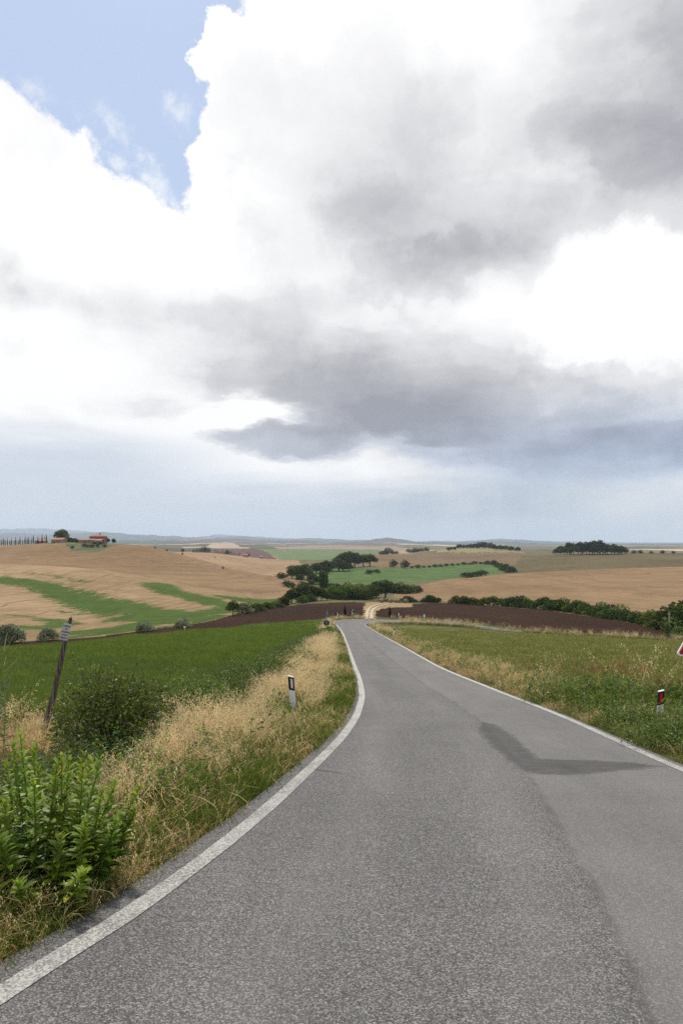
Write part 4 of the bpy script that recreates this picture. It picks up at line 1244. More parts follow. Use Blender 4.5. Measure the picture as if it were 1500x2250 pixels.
def weed_clump(name, seed, stems=9, h=0.45, leaf=0.055, cols=(GREEN * 1.4, LIME * 1.2, OLIVE * 1.5, GREEN), spread=0.16, flowers=None):
    r = np.random.default_rng(seed)
    T = Tris()
    for _ in range(stems):
        b = np.array([r.normal(0, spread), r.normal(0, spread), -0.03])
        hh = h * r.uniform(0.5, 1.15)
        p, a = blade_pts(r, b, hh, r.uniform(0.1, 0.8), 5, 1.4)
        T.ang = r.uniform(0, 6.28)
        c = vary(cols[r.integers(len(cols))], r)
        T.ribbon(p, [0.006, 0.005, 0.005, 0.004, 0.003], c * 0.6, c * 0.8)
        m = 14
        tt = r.uniform(0.12, 1.0, m)
        q = np.stack([np.interp(tt, np.linspace(0, 1, 5), p[:, k]) for k in range(3)], -1)
        d = np.stack([r.normal(0, 1, m), r.normal(0, 1, m), r.uniform(0.0, 0.9, m)], -1)
        L = leaf * r.uniform(0.6, 1.25, m) * (1.15 - 0.45 * tt)
        C = np.stack([vary(c, r, 0.25) for _ in range(m)])
        T.leaves(q, d, L, L * 0.55, C, r=r)
        if flowers is not None and r.random() < 0.5:
            k = 4
            T.leaves(np.repeat(p[-1:], k, 0), r.normal(0, 1, (k, 3)), np.full(k, 0.02), np.full(k, 0.014), np.stack([vary(flowers, r)] * k), r=r)
    return T.mesh(name, M_LEAF)


def proto(me):
    return bpy.data.objects.new(me.name, me)       # never linked to the scene: only the source of scattered grass


PROTO = {
    'oat': [proto(oat_clump(f'oat_tuft_{i}', 100 + i)) for i in range(4)],
    'short': [proto(grass_clump(f'short_tuft_{i}', 200 + i, 34, 0.07, 0.22, [OLIVE, GREEN, OLIVE, STRAW * 0.7, GREEN * 0.8])) for i in range(3)],
    'green': [proto(grass_clump(f'green_tuft_{i}', 220 + i, 34, 0.14, 0.38, [GREEN, LIME, GREEN, OLIVE])) for i in range(3)],
    'dry': [proto(grass_clump(f'dry_tuft_{i}', 240 + i, 34, 0.10, 0.35, [STRAW * 1.1, PALE * 0.95, PALE * 0.8, STRAW * 0.9, OLIVE * 1.3, RUST], lean=(0.2, 1.2), heads=0.25)) for i in range(3)],
    'weed': [proto(weed_clump(f'weed_tuft_{i}', 260 + i)) for i in range(3)],
    'bramble': [proto(weed_clump(f'bramble_tuft_{i}', 270 + i, 10, 0.55, 0.06, (DEEP, GREEN, DEEP * 1.4, OLIVE), 0.2)) for i in range(3)],
    'crop': [proto(grass_clump(f'crop_tuft_{i}', 280 + i, 60, 0.22, 0.40, [np.array([0.125, 0.185, 0.024]), np.array([0.155, 0.215, 0.032]), np.array([0.100, 0.152, 0.018]), np.array([0.155, 0.200, 0.070])], 0.22, (0.05, 0.5), 0.010)) for i in range(3)],
    'crop2': [proto(grass_clump(f'pale_crop_tuft_{i}', 290 + i, 60, 0.16, 0.34, [np.array([0.120, 0.180, 0.036]), np.array([0.150, 0.200, 0.050]), np.array([0.095, 0.150, 0.026]), np.array([0.140, 0.175, 0.085])], 0.22, (0.05, 0.6), 0.010)) for i in range(2)],
    'meadow': [proto(grass_clump(f'meadow_tuft_{i}', 300 + i, 70, 0.08, 0.24, [np.array([0.155, 0.185, 0.042]), np.array([0.200, 0.215, 0.056]), np.array([0.120, 0.150, 0.034]), np.array([0.30, 0.255, 0.11])], 0.26, (0.05, 0.6), 0.010, 0.02)) for i in range(3)],
    'reddish': [proto(grass_clump(f'sorrel_tuft_{i}', 320 + i, 14, 0.4, 0.75, [RUST * 1.1, np.array([0.24, 0.10, 0.06])], 0.2, (0.05, 0.3), 0.012)) for i in range(2)],
}


def scatter(name, label, cat, kinds, x, y, idx, size, tilt=0.18, sink=0.0, group=None):
    """one mass of plants nobody could count: tufts on points"""
    on_road = (y < 106) & (x > edge_l(np.clip(y, -40, 105)) + 0.02) & (x < edge_r(np.clip(y, -40, 105)) - 0.02)
    x, y, idx, size = x[~on_road], y[~on_road], np.asarray(idx)[~on_road], np.asarray(size)[~on_road]
    n = len(x)
    z = ground_z(x, y, True) - sink
    protos = [o for k in kinds for o in PROTO[k]]
    rot = np.stack([rng.normal(0, tilt, n), rng.normal(0, tilt, n), rng.uniform(0, 6.283, n)], -1)
    me = bpy.data.meshes.new(name)
    me.vertices.add(n)
    me.vertices.foreach_set('co', np.stack([x, y, z], -1).astype(np.float32).ravel())
    for an, typ, key, arr in (('turn', 'FLOAT_VECTOR', 'vector', rot), ('size', 'FLOAT', 'value', size), ('pick', 'INT', 'value', idx)):
        a = me.attributes.new(an, typ, 'POINT')
        a.data.foreach_set(key, np.asarray(arr, np.int32 if typ == 'INT' else np.float32).ravel())
    o = link(name, me)
    tree = bpy.data.node_groups.new(name, 'GeometryNodeTree')
    tree.interface.new_socket('Geometry', in_out='INPUT', socket_type='NodeSocketGeometry')
    tree.interface.new_socket('Geometry', in_out='OUTPUT', socket_type='NodeSocketGeometry')
    N, Lk = tree.nodes, tree.links
    gi, go = N.new('NodeGroupInput'), N.new('NodeGroupOutput')
    iop = N.new('GeometryNodeInstanceOnPoints')
    g2i = N.new('GeometryNodeGeometryToInstance')
    for p in reversed(protos):
        oi = N.new('GeometryNodeObjectInfo')
        oi.inputs['Object'].default_value = p
        Lk.new(oi.outputs['Geometry'], g2i.inputs[0])

    def na(nm, typ):
        q = N.new('GeometryNodeInputNamedAttribute')
        q.data_type = typ
        q.inputs['Name'].default_value = nm
        return q.outputs[0]
    Lk.new(gi.outputs[0], iop.inputs['Points'])
    Lk.new(g2i.outputs[0], iop.inputs['Instance'])
    iop.inputs['Pick Instance'].default_value = True
    Lk.new(na('pick', 'INT'), iop.inputs['Instance Index'])
    Lk.new(na('turn', 'FLOAT_VECTOR'), iop.inputs['Rotation'])
    Lk.new(na('size', 'FLOAT'), iop.inputs['Scale'])
    Lk.new(iop.outputs[0], go.inputs[0])
    md = o.modifiers.new('plants', 'NODES')
    md.node_group = tree
    return tag(o, label, cat, group, 'stuff')


def pick(kinds, weights, n, r=rng):
    """indices into the concatenated prototypes, chosen kind by kind; weights (n,k) or (k,)"""
    cnt = [len(PROTO[k]) for k in kinds]
    start = np.cumsum([0] + cnt[:-1])
    w = np.broadcast_to(np.asarray(weights, float), (n, len(kinds)))
    c = np.cumsum(w / w.sum(1, keepdims=True), 1)
    k = (r.random(n)[:, None] > c).sum(1).clip(0, len(kinds) - 1)
    return start[k] + (r.random(n) * np.array(cnt)[k]).astype(int), k


def strip_points(n, y0, y1, t0, t1, side, power=1.0):
    """random plan points beside the road: t metres outside the asphalt, denser near the viewer when power > 1"""
    y = y0 + (y1 - y0) * rng.random(n) ** power
    t = t0 + (t1 - t0) * rng.random(n)
    x = (edge_l(y) - t) if side < 0 else (edge_r(y) + t)
    return x, y, t


def build_verges():
    # ---- left verge: low grass next to the asphalt
    x, y, t = strip_points(5200, 2.2, 60, 0.02, 1.1, -1, 1.9)
    ks = ['short', 'dry', 'green']
    dryness = np.clip(0.35 + hash_noise(x, y, 2.5, 41) * 1.2, 0.05, 1)
    i, k = pick(ks, np.stack([0.6 * np.ones_like(x), dryness, 0.45 * np.ones_like(x)], -1), len(x))
    scatter('verge_grass', 'short green and yellow grass along the left edge of the asphalt', 'grass', ks, x, y, i, np.interp(t, [0, .15, 0.7, 1.1], [0.4, 0.7, 1.0, 1.2]) * rng.uniform(0.7, 1.25, len(x)), 0.25)
    # ---- left verge: golden wild oats
    x, y, t = strip_points(5200, 6.3, 66, 0.55, 3.6, -1, 1.35)
    keep = (t < np.interp(y, [6, 9, 12, 20, 66], [1.4, 1.8, 2.2, 2.05, 1.4]) + hash_noise(x, y, 1.3, 43) * 1.6) & (t > np.interp(y, [6, 8, 20], [0.9, 0.7, 0.5]) + hash_noise(x, y, 0.9, 44))
    keep &= ~((np.abs(x + 0.85) < 0.42) & (y > 11.3) & (y < 13.75))
    keep &= (hash_noise(x, y, 1.1, 45) > -0.24) & (hash_noise(x, y, 0.5, 46) > -0.32)
    x, y, t = x[keep], y[keep], t[keep]
    ks = ['oat', 'dry']
    i, k = pick(ks, [0.85, 0.15], len(x))
    sz = np.interp(t, [0.4, 1.0, 2.0], [0.55, 0.8, 0.95]) * rng.uniform(0.7, 1.1, len(x)) * np.interp(y, [6, 10], [0.75, 1.0])
    scatter('oat_grass', 'tall golden dry oat grass on the left verge', 'grass', ks, x, y, i, sz, 0.2)
    # ---- left verge: green undergrowth between and behind the oats
    x, y, t = strip_points(5200, 2.6, 70, 0.7, 5.5, -1, 1.5)
    keep = t < np.interp(y, [2, 5, 12, 20, 30, 70], [1.9, 3.2, 5.5, 5.0, 3.6, 2.6])
    keep &= ~((x < -3.9) & (y > 8.5) & (y < 13.2))
    keep &= ~((np.abs(x + 0.85) < 0.35) & (y > 12.3) & (y < 13.75))
    x, y, t = x[keep], y[keep], t[keep]
    ks = ['weed', 'green', 'bramble', 'dry', 'short']
    bz = np.clip((t - 1.8) / 1.0, 0.05, 1)
    i, k = pick(ks, np.stack([0.35 + 0 * x, 0.3 + 0 * x, bz, np.where(t < 2.2, 0.45, 0.15), 0.25 + 0 * x], -1), len(x))
    scatter('undergrowth', 'tangled green weeds and bramble behind the oats on the left', 'weeds', ks, x, y, i, rng.uniform(0.7, 1.3, len(x)), 0.2)
    # dry brown grass round the leaning post
    n = 150
    x = X(45, 13.2) + rng.normal(0, 0.7, n)
    y = 13.0 + rng.normal(0, 0.9, n)
    i, k = pick(['dry', 'oat'], [0.85, 0.15], n)
    scatter('dry_grass', 'brown withered grass round the foot of the leaning post', 'grass', ['dry', 'oat'], x, y, i, rng.uniform(0.7, 1.3, n), 0.35)
    # ---- right verge
    x, y, t = strip_points(6500, 6.0, 100, 0.0, 3.0, 1, 1.6)
    keep = t < np.interp(y, [5, 12, 30, 60, 100], [3.0, 2.6, 2.2, 1.6, 1.4])
    x, y, t = x[keep], y[keep], t[keep]
    ks = ['weed', 'green', 'dry', 'oat', 'short']
    near = np.interp(y, [8, 13, 18], [1, 0.6, 0.1])
    i, k = pick(ks, np.stack([0.15 + 1.2 * near, 0.45 + 0 * x, np.interp(t, [0, 0.9, 2.2], [2.6, 1.7, 0.5]) * (1.2 - near), np.where(t > 0.5, 0.16, 0.02) * np.clip(0.5 + 2.4 * hash_noise(x, y, 3.0, 71), 0, 1.4) * (1.2 - near), np.where(t < 0.5, 0.9, 0.1)], -1), len(x))
    sz = np.interp(t, [0, 0.4, 1.2], [0.45, 0.75, 1.0]) * rng.uniform(0.7, 1.2, len(x)) * np.where(k == 3, 0.6, 1.0)
    scatter('verge_weeds', 'green weeds and drying grass along the right edge of the road', 'weeds', ks, x, y, i, sz, 0.22)
    # tall reeds and sorrel behind the right-hand marker post
    n = 170
    x = X(1400, 15) + rng.normal(0, 0.8, n)
    y = 15.8 + rng.normal(0, 0.9, n)
    i, k = pick(['green', 'oat', 'weed'], [0.8, 0.03, 0.25], n)
    scatter('tall_grass', 'tall green grass leaning behind the marker post on the right', 'grass', ['green', 'oat', 'weed'], x, y, i, rng.uniform(1.1, 2.0, n), 0.2)
    n = 45
    x = rng.uniform(6.5, 11, n)
    y = rng.uniform(17, 26, n)
    i, k = pick(['reddish'], [1.0], n)
    scatter('sorrel', 'thin reddish sorrel stalks in the meadow', 'weeds', ['reddish'], x, y, i, rng.uniform(0.6, 1.0, n), 0.12)
    # far verges: round the bend and along the road below the meadow
    pts = []
    for a, b, wd, n in [((-2.2, 108), (-2.0, 122), 1.2, 160), ((-2.0, 122), (1.0, 129), 1.6, 160), ((1.0, 129), (4.0, 130.5), 1.6, 110), ((9.5, 130), (16, 127.5), 1.4, 130), ((16, 127.5), (42, 115), 1.6, 330), ((42, 115), (66, 104), 1.8, 260),
                        ((6, 117), (12, 116.4), 1.0, 120), ((11, 116.0), (22, 111.0), 1.0, 420), ((30, 107.2), (60, 93.4), 1.1, 760), ((22, 111.0), (30, 107.2), 1.3, 70), ((4.6, 100), (5.0, 114), 1.0, 120), ((4.6, 60), (4.7, 100), 0.9, 260), ((-1.5, 60), (-2.0, 108), 1.1, 420)]:
        tt = rng.random(n)
        pts.append(np.stack([a[0] + (b[0] - a[0]) * tt + rng.normal(0, wd * 0.4, n), a[1] + (b[1] - a[1]) * tt + rng.normal(0, wd * 0.5, n)], -1))
    p = np.concatenate(pts)
    ks = ['oat', 'dry', 'green', 'weed']
    i, k = pick(ks, np.stack([0.3 + 0 * p[:, 0], 0.5 + hash_noise(p[:, 0], p[:, 1], 5, 3), 0.5 - hash_noise(p[:, 0], p[:, 1], 5, 3), 0.25 + 0 * p[:, 0]], -1), len(p))
    scatter('bend_grass', 'dry and green grass tufts round the bend and along the lower road', 'grass', ks, p[:, 0], p[:, 1], i, rng.uniform(0.7, 1.3, len(p)) * np.where((p[:, 0] > 10) & (p[:, 1] < 118), 1.25, 1.0), 0.2)
    # ---- crop and meadow swards
    def field_points(n, y0, y1, u0, u1, poly, power):
        y = y0 + (y1 - y0) * rng.random(n) ** power
        x = (u0 + (u1 - u0) * rng.random(n)) * y
        s = poly_sd(x, y, plan(poly))
        return x[s > 0], y[s > 0]
    x, y = field_points(22000, 13, 122, -0.56, 0.02, FIELDS[2][3], 1.6)
    pw = np.clip(0.35 + hash_noise(x * 0.6, y, 9, 61) * 1.3 + hash_noise(x, y, 2.2, 62) * 0.8, 0.03, 0.95)
    i, k = pick(['crop', 'crop2'], np.stack([1 - pw, pw], -1), len(x))
    scatter('crop_sward', 'dense dark green crop standing in the field on the left', 'crop', ['crop', 'crop2'], x, y, i, rng.uniform(0.7, 1.2, len(x)), 0.12, 0.05)
    x, y = field_points(24000, 10, 112, 0.02, 0.60, FIELDS[3][3], 1.6)
    ks = ['meadow', 'green']
    i, k = pick(ks, [0.93, 0.07], len(x))
    scatter('meadow_grass', 'fine drying meadow grass right of the road', 'grass', ks, x, y, i, rng.uniform(0.6, 1.15, len(x)), 0.12, 0.05)


build_verges()


# ------------------------------------------------------------------ trees and shrubs
M_BARK = mat_plain('bark', (0.085, 0.065, 0.048), 0.95, 0.1, 0.35, 6.0)


def crown_mesh(name, blobs, n, leaf, cols, seed, mat=M_FARLEAF, hang=0.0):
    """leaf sprays spread through overlapping lobes; blobs (x,y,z,rx,ry,rz)"""
    r = np.random.default_rng(seed)
    T = Tris()
    vol = np.array([b[3] * b[4] * b[5] for b in blobs]) ** (2 / 3)
    cnt = (n * vol / vol.sum()).astype(int) + 3
    for b, m in zip(blobs, cnt):
        d = r.normal(0, 1, (m, 3))
        d /= np.linalg.norm(d, axis=1, keepdims=True)
        rad = r.uniform(0.35, 1.0, (m, 1)) ** 0.45
        rad *= 1 + 0.22 * np.sin(d[:, :1] * 7 + b[0] * 9) * np.cos(d[:, 1:2] * 6 + b[2] * 5) + r.normal(0, 0.05, (m, 1))
        p = np.array(b[:3]) + d * rad * np.array(b[3:6])
        dirs = d + r.normal(0, 0.6, (m, 3)) - np.array([0, 0, hang])
        c = np.asarray(cols)[r.integers(len(cols), size=m)] * r.uniform(0.7, 1.3, (m, 1)) * (r.uniform(0.65, 1.5) if len(blobs) > 1 else 1)
        L = leaf * r.uniform(0.6, 1.3, m)
        T.leaves(p, dirs, L, L * 0.75, c, 0.15, r)
    return T.mesh(name, mat)


def trunk_mesh(name, h, r0, limbs, seed, mat=None):
    random.seed(seed)
    b = MB()
    top = Vector((random.uniform(-.03, .03), random.uniform(-.03, .03), h))
    b.tube([(0, 0, -0.06), (0, 0, 0.03), tuple(top * 0.5 + Vector((0.01, 0, 0))), tuple(top)], [r0 * 1.5, r0 * 1.1, r0 * 0.85, r0 * 0.55], 7)
    for _ in range(limbs):
        s = top * random.uniform(0.55, 1.0)
        a = random.uniform(0, 6.28)
        e = s + Vector((math.cos(a) * random.uniform(.15, .3), math.sin(a) * random.uniform(.15, .3), random.uniform(.12, .32)))
        b.tube([tuple(s), tuple((s + e) / 2 + Vector((0, 0, -0.02))), tuple(e)], [r0 * 0.5, r0 * 0.35, r0 * 0.15], 5)
    return b.mesh(name, mat or M_BARK)


def lobes(seed, n, z0, z1, R, r0, r1, flat=0.8):
    random.seed(seed)
    out = []
    for k in range(n):
        a = k * 2.4 + random.uniform(-.4, .4)
        q = math.sqrt((k + 0.5) / n)
        z = z0 + (z1 - z0) * (1 - q ** 1.6) * random.uniform(0.75, 1.1) + random.uniform(-.05, .05)
        r = random.uniform(r0, r1)
        out.append((R * q * math.cos(a), R * q * math.sin(a), max(z, r * 0.55), r, r, r * flat))
    return out


OAKC = [(0.042, 0.058, 0.016), (0.058, 0.078, 0.021), (0.030, 0.042, 0.012), (0.080, 0.098, 0.028)]
MIDC = [(0.062, 0.092, 0.022), (0.085, 0.120, 0.028), (0.044, 0.068, 0.017), (0.110, 0.140, 0.036)]
BRIGHTC = [(0.085, 0.135, 0.026), (0.120, 0.175, 0.034), (0.060, 0.100, 0.020)]
GREYC = [(0.210, 0.235, 0.140), (0.270, 0.290, 0.185), (0.150, 0.175, 0.095)]
DARKC = [(0.016, 0.026, 0.013), (0.022, 0.034, 0.016), (0.012, 0.020, 0.010)]

KIND = {   # unit-height trees: (crown, trunk)
    'oak': (crown_mesh('oak_crown', lobes(1, 16, 0.45, 0.80, 0.42, 0.16, 0.24), 3200, 0.065, OAKC, 1), trunk_mesh('oak_trunk', 0.42, 0.045, 6, 1)),
    'round': (crown_mesh('round_crown', lobes(2, 13, 0.40, 0.80, 0.34, 0.16, 0.24), 2400, 0.075, OAKC, 2), trunk_mesh('round_trunk', 0.40, 0.04, 5, 2)),
    'loose': (crown_mesh('loose_crown', lobes(3, 15, 0.38, 0.84, 0.36, 0.11, 0.20), 1900, 0.075, MIDC, 3), trunk_mesh('loose_trunk', 0.5, 0.035, 6, 3)),
    'bright': (crown_mesh('bright_crown', lobes(4, 13, 0.15, 0.78, 0.42, 0.15, 0.24), 1900, 0.085, BRIGHTC, 4), trunk_mesh('bright_trunk', 0.38, 0.03, 5, 4)),
    'shrub': (crown_mesh('shrub_crown', lobes(5, 14, 0.10, 0.70, 0.50, 0.20, 0.32), 1700, 0.10, MIDC, 5), trunk_mesh('shrub_stem', 0.3, 0.025, 6, 5)),
    'darkshrub': (crown_mesh('darkshrub_crown', lobes(6, 13, 0.10, 0.72, 0.46, 0.20, 0.32), 1700, 0.10, OAKC, 6), trunk_mesh('darkshrub_stem', 0.3, 0.025, 6, 6)),
    'grey': (crown_mesh('grey_crown', lobes(7, 15, 0.10, 0.72, 0.46, 0.16, 0.26), 2400, 0.085, GREYC, 7, hang=-0.8), trunk_mesh('grey_stem', 0.35, 0.02, 8, 7)),
    'poplar': (crown_mesh('poplar_crown', [(0, 0, 0.18 + 0.1 * k, 0.13 - 0.012 * abs(k - 3), 0.13 - 0.012 * abs(k - 3), 0.12) for k in range(8)], 900, 0.07, BRIGHTC, 8), trunk_mesh('poplar_trunk', 0.5, 0.022, 3, 8)),
    'cypress': (crown_mesh('cypress_crown', [(0, 0, 0.12 + 0.095 * k, w, w, 0.10) for k, w in enumerate((0.070, 0.085, 0.09, 0.088, 0.080, 0.070, 0.055, 0.040, 0.022))], 700, 0.05, DARKC, 9, hang=-1.5), trunk_mesh('cypress_trunk', 0.4, 0.016, 0, 9)),
    'woodtree': (crown_mesh('wood_crown', lobes(10, 9, 0.35, 0.78, 0.36, 0.18, 0.28), 800, 0.11, OAKC, 10), trunk_mesh('wood_trunk', 0.45, 0.035, 4, 10)),
    'woodtree2': (crown_mesh('wood_crown_b', lobes(12, 8, 0.38, 0.80, 0.32, 0.18, 0.26), 800, 0.11, [(0.036, 0.050, 0.018), (0.026, 0.040, 0.014)], 12), trunk_mesh('wood_trunk_b', 0.45, 0.035, 4, 12)),
    'smallshrub': (crown_mesh('low_crown', lobes(14, 6, 0.3, 0.66, 0.46, 0.25, 0.36), 420, 0.15, OAKC, 14), trunk_mesh('low_stem', 0.3, 0.03, 3, 14)),
}


def tree(name, kind, px, d, height, label, cat='tree', group=None, wide=1.0, deep=None, sink=0.0, rz=None):
    x = X(px, d)
    z = float(ground_z(x, d)[0])
    o = empty(name, (x, d, z - sink), random.uniform(0, 6.28) if rz is None else rz)
    o.scale = (height * wide, height * (deep or wide), height)
    cr, tr = KIND[kind]
    link('crown' if cat not in ('shrub', 'bush') else 'foliage', cr, o)
    link('trunk' if cat not in ('shrub', 'bush') else 'stem', tr, o)
    return tag(o, label, cat, group)


ORD = ['first', 'second', 'third', 'fourth', 'fifth', 'sixth', 'seventh', 'eighth', 'ninth', 'tenth', 'eleventh', 'twelfth', 'thirteenth', 'fourteenth', 'fifteenth', 'sixteenth', 'seventeenth', 'eighteenth', 'nineteenth', 'twentieth',
       'twenty-first', 'twenty-second', 'twenty-third', 'twenty-fourth', 'twenty-fifth', 'twenty-sixth', 'twenty-seventh', 'twenty-eighth', 'twenty-ninth', 'thirtieth', 'thirty-first', 'thirty-second', 'thirty-third', 'thirty-fourth', 'thirty-fifth', 'thirty-sixth', 'thirty-seventh', 'thirty-eighth', 'thirty-ninth', 'fortieth']


def build_trees():
    random.seed(5)
    # --- trees round the bales and the stream
    tree('oak_tree', 'oak', 846, 282, 8.6, 'big dark spreading oak behind the hay bales', wide=1.12)
    clump = [   # px, distance, height, kind, width
        (622, 246, 5.0, 'darkshrub', 1.0), (640, 258, 7.6, 'round', 1.0), (655, 262, 9.0, 'round', 1.05), (672, 260, 9.4, 'round', 1.1), (690, 262, 8.2, 'round', 1.0), (706, 266, 6.8, 'loose', 1.0), (664, 246, 4.6, 'bright', 1.1),
        (683, 252, 4.2, 'darkshrub', 1.2), (718, 268, 5.2, 'loose', 1.1)]
    clump = [(a, b, c * 0.76, e, f * 1.1) for a, b, c, e, f in clump]
    for k, (p, d, h, kd, w) in enumerate(sorted(clump)):
        tree('stream_tree', kd, p, d, h, f'{ORD[k]} from the left of the dark tree clump by the ploughed field', group='dark tree clump by the ploughed field', wide=w)
    mid = [(728, 284, 7.2, 'bright', 1.2), (742, 278, 6.0, 'shrub', 1.3), (756, 288, 7.4, 'bright', 1.2), (770, 282, 5.8, 'darkshrub', 1.3), (784, 290, 8.0, 'bright', 1.2), (800, 284, 7.2, 'shrub', 1.2), (812, 292, 8.6, 'bright', 1.1), (826, 300, 9.4, 'round', 1.0),
           (735, 300, 7.4, 'bright', 1.2), (765, 306, 8.2, 'shrub', 1.2), (795, 308, 8.2, 'bright', 1.2)]
    mid = [(a, b, c * 0.82, e, f) for a, b, c, e, f in mid]
    for k, (p, d, h, kd, w) in enumerate(sorted(mid)):
        tree('thicket_tree', kd, p, d, h, f'{ORD[k]} from the left of the green thicket beside the big oak', group='green thicket beside the oak', wide=w)
    for k, p in enumerate((707, 715)):
        tree('poplar_tree', 'poplar', p, 356, 10.5 - k, ('left' if k == 0 else 'right') + ' of the two slim poplars below the valley field', group='slim poplars', wide=1.1)
    # behind the oak, right
    for k, (p, d, h, kd) in enumerate([(868, 345, 5.5, 'darkshrub'), (880, 350, 6.0, 'shrub'), (893, 356, 5.0, 'darkshrub'), (905, 362, 4.6, 'shrub'), (917, 372, 3.6, 'darkshrub')]):
        tree('field_bush', kd, p, d, h, f'{ORD[k]} bush from the left at the tip of the wide tan field', 'bush', 'bushes at the tip of the tan field', wide=1.3)
    # --- belt of trees across the middle valley
    belt = [(642, 470, 13, 'round', 1.0), (652, 475, 15, 'round', 1.0), (664, 480, 16, 'oak', 1.0), (676, 485, 14, 'round', 1.0), (686, 430, 11, 'round', 1.1), (696, 425, 9, 'round', 1.1), (660, 440, 8, 'round', 1.1), (684, 396, 7, 'loose', 1.1), (694, 560, 15, 'round', 1.2), (705, 575, 15, 'round', 1.1), (716, 585, 16, 'oak', 1.0),
            (730, 600, 15, 'round', 1.1), (744, 610, 18, 'oak', 1.1), (748, 650, 21, 'oak', 1.1), (758, 660, 24, 'oak', 1.0), (768, 664, 25, 'oak', 1.0), (779, 668, 24, 'round', 1.0), (754, 600, 14, 'round', 1.2), (766, 612, 11, 'round', 1.2), (798, 690, 20, 'oak', 1.0), (812, 695, 20, 'oak', 1.1), (720, 560, 9, 'round', 1.3)]
    belt = [(a, b, c * 0.66, e, f) for a, b, c, e, f in belt]
    for k, (p, d, h, kd, w) in enumerate(sorted(belt)):
        tree('valley_tree', kd, p, d, h, f'{ORD[k]} from the left in the dark tree belt crossing the valley', group='dark tree belt across the valley', wide=w)
    # scrub along the foot of the pale field and the valley
    for k, (p, d, h) in enumerate([(618, 445, 4.5), (630, 380, 3.6), (641, 372, 3.2), (668, 372, 4.0), (728, 372, 3.6), (742, 365, 3.4), (812, 560, 4.0), (826, 580, 3.6), (648, 610, 7), (640, 720, 6), (654, 735, 5), (672, 690, 6)]):
        tree('scrub_bush', 'smallshrub', p, d, h, f'{ORD[k]} small scrub bush along the valley bottom, counted outwards', 'bush', 'scrub along the valley bottom', wide=1.5)
    # hedge on the slope right of the valley field
    ln = [(1070, 790), (1084, 782), (1092, 752), (1099, 730), (1105, 705), (1110, 680), (1116, 655), (1122, 630)]
    for k, (p, d) in enumerate(ln):
        tree('slope_hedge_bush', 'darkshrub', p, d, random.uniform(5, 7.5), f'{ORD[k]} bush down the hedge on the slope above the tan field', 'bush', 'hedge down the slope', wide=1.4)
    for k in range(14):
        p = 905 + k * 12.5
        d = 700 + k * 8
        tree('field_edge_bush', 'smallshrub', p, d, random.uniform(2.2, 4.2), f'{ORD[k]} low bush from the left along the top of the valley field', 'bush', 'low bushes above the valley field', wide=1.6)
    for k, (p, d, h) in enumerate([(865, 700, 8), (890, 690, 9), (1022, 560, 5), (1034, 566, 4.5), (1046, 570, 4.5), (1060, 575, 5)]):
        tree('lone_bush', 'smallshrub', p, d, h, f'{ORD[k]} lone bush from the left on the green slope', 'bush', 'lone bushes on the green slope', wide=0.9 if h > 6 else 1.6)
    # --- hedgerow between the ploughed strip and the tan field (right)
    pts = [(895, 268), (912, 266), (928, 262), (945, 262), (962, 260), (1000, 250), (1020, 246), (1040, 244), (1062, 242), (1082, 240), (1102, 238), (1122, 236), (1142, 234), (1160, 231), (1178, 229), (1196, 227), (1214, 223), (1232, 219), (1250, 214), (1268, 210), (1286, 205), (1304, 201), (1322, 197), (1340, 192), (1358, 188), (1376, 184), (1394, 181), (1412, 178), (1430, 176), (1448, 173), (1466, 171), (1484, 170), (1502, 168), (1524, 165)]
    for k, (p, d) in enumerate(pts):
        lo = 2.0 if p < 990 else (3.6 if p < 1100 else 4.6)
        h = lo * 0.66 + random.uniform(0, 2.1) + (0.9 if p in (1142, 1196, 1430) else 0) + (4.0 if p >= 1484 else 0)
        kd = random.choice(['shrub', 'darkshrub', 'bright', 'shrub', 'bright', 'loose'])
        tree('hedgerow_bush', kd, p, d, h, f'{ORD[k]} bush from the left in the hedgerow below the wide tan field', 'bush', 'hedgerow below the tan field', wide=random.uniform(1.1, 1.65), sink=0.2)
    # --- bushes on the far side of the ploughed strip (left)
    lb = [(22, 139, 5.4, 'grey', 'pale grey-green bush at the left end of the ploughed strip', 1.0), (106, 142, 3.6, 'grey', 'grey-green bush behind the leaning post', 1.0), (318, 145, 3.0, 'grey', 'small round grey-green bush by the ploughed strip', 1.1), (402, 152, 2.8, 'grey', 'low dark bush beside the white field marker', 1.1),
          (512, 184, 4.4, 'loose', 'twiggy bush at the lower end of the green streak', 0.9), (532, 190, 4.0, 'grey', 'grey bush next to the twiggy one by the ploughed field', 1.2), (548, 196, 3.0, 'shrub', 'low green bush following the edge of the ploughed field', 1.4), (566, 206, 2.6, 'darkshrub', 'flat dark bush on the edge of the ploughed field', 1.6),
          (588, 222, 2.4, 'darkshrub', 'flat dark bush between the green patch and ploughed field', 1.8), (606, 236, 2.8, 'shrub', 'low bush touching the dark tree clump', 1.6)]
    for p, d, h, kd, lab, w in lb:
        tree('field_bush', kd, p, d, h, lab, 'bush', wide=w)
    # young cypresses on the bend
    tree('young_cypress', 'cypress', 757.5, 138, 2.5, 'young cypress between the two left-hand chevron signs', wide=1.25)
    tree('young_cypress', 'cypress', 856, 139, 2.2, 'young cypress beside the right-hand chevron sign', wide=1.25)
    # --- skyline cypress avenue on the left
    n = 23
    for k in range(n):
        p = -2 + k * 4.75 + random.uniform(-.8, .8)
        d = 655 - k * 0.5 + (10 if k % 2 else 0)
        tree('cypress_tree', 'cypress', p, d, random.uniform(7.5, 10.0) if k % 2 == 0 else random.uniform(5.5, 8), f'{ORD[k]} cypress from the left in the avenue on the skyline', group='cypress avenue on the skyline', wide=0.62)
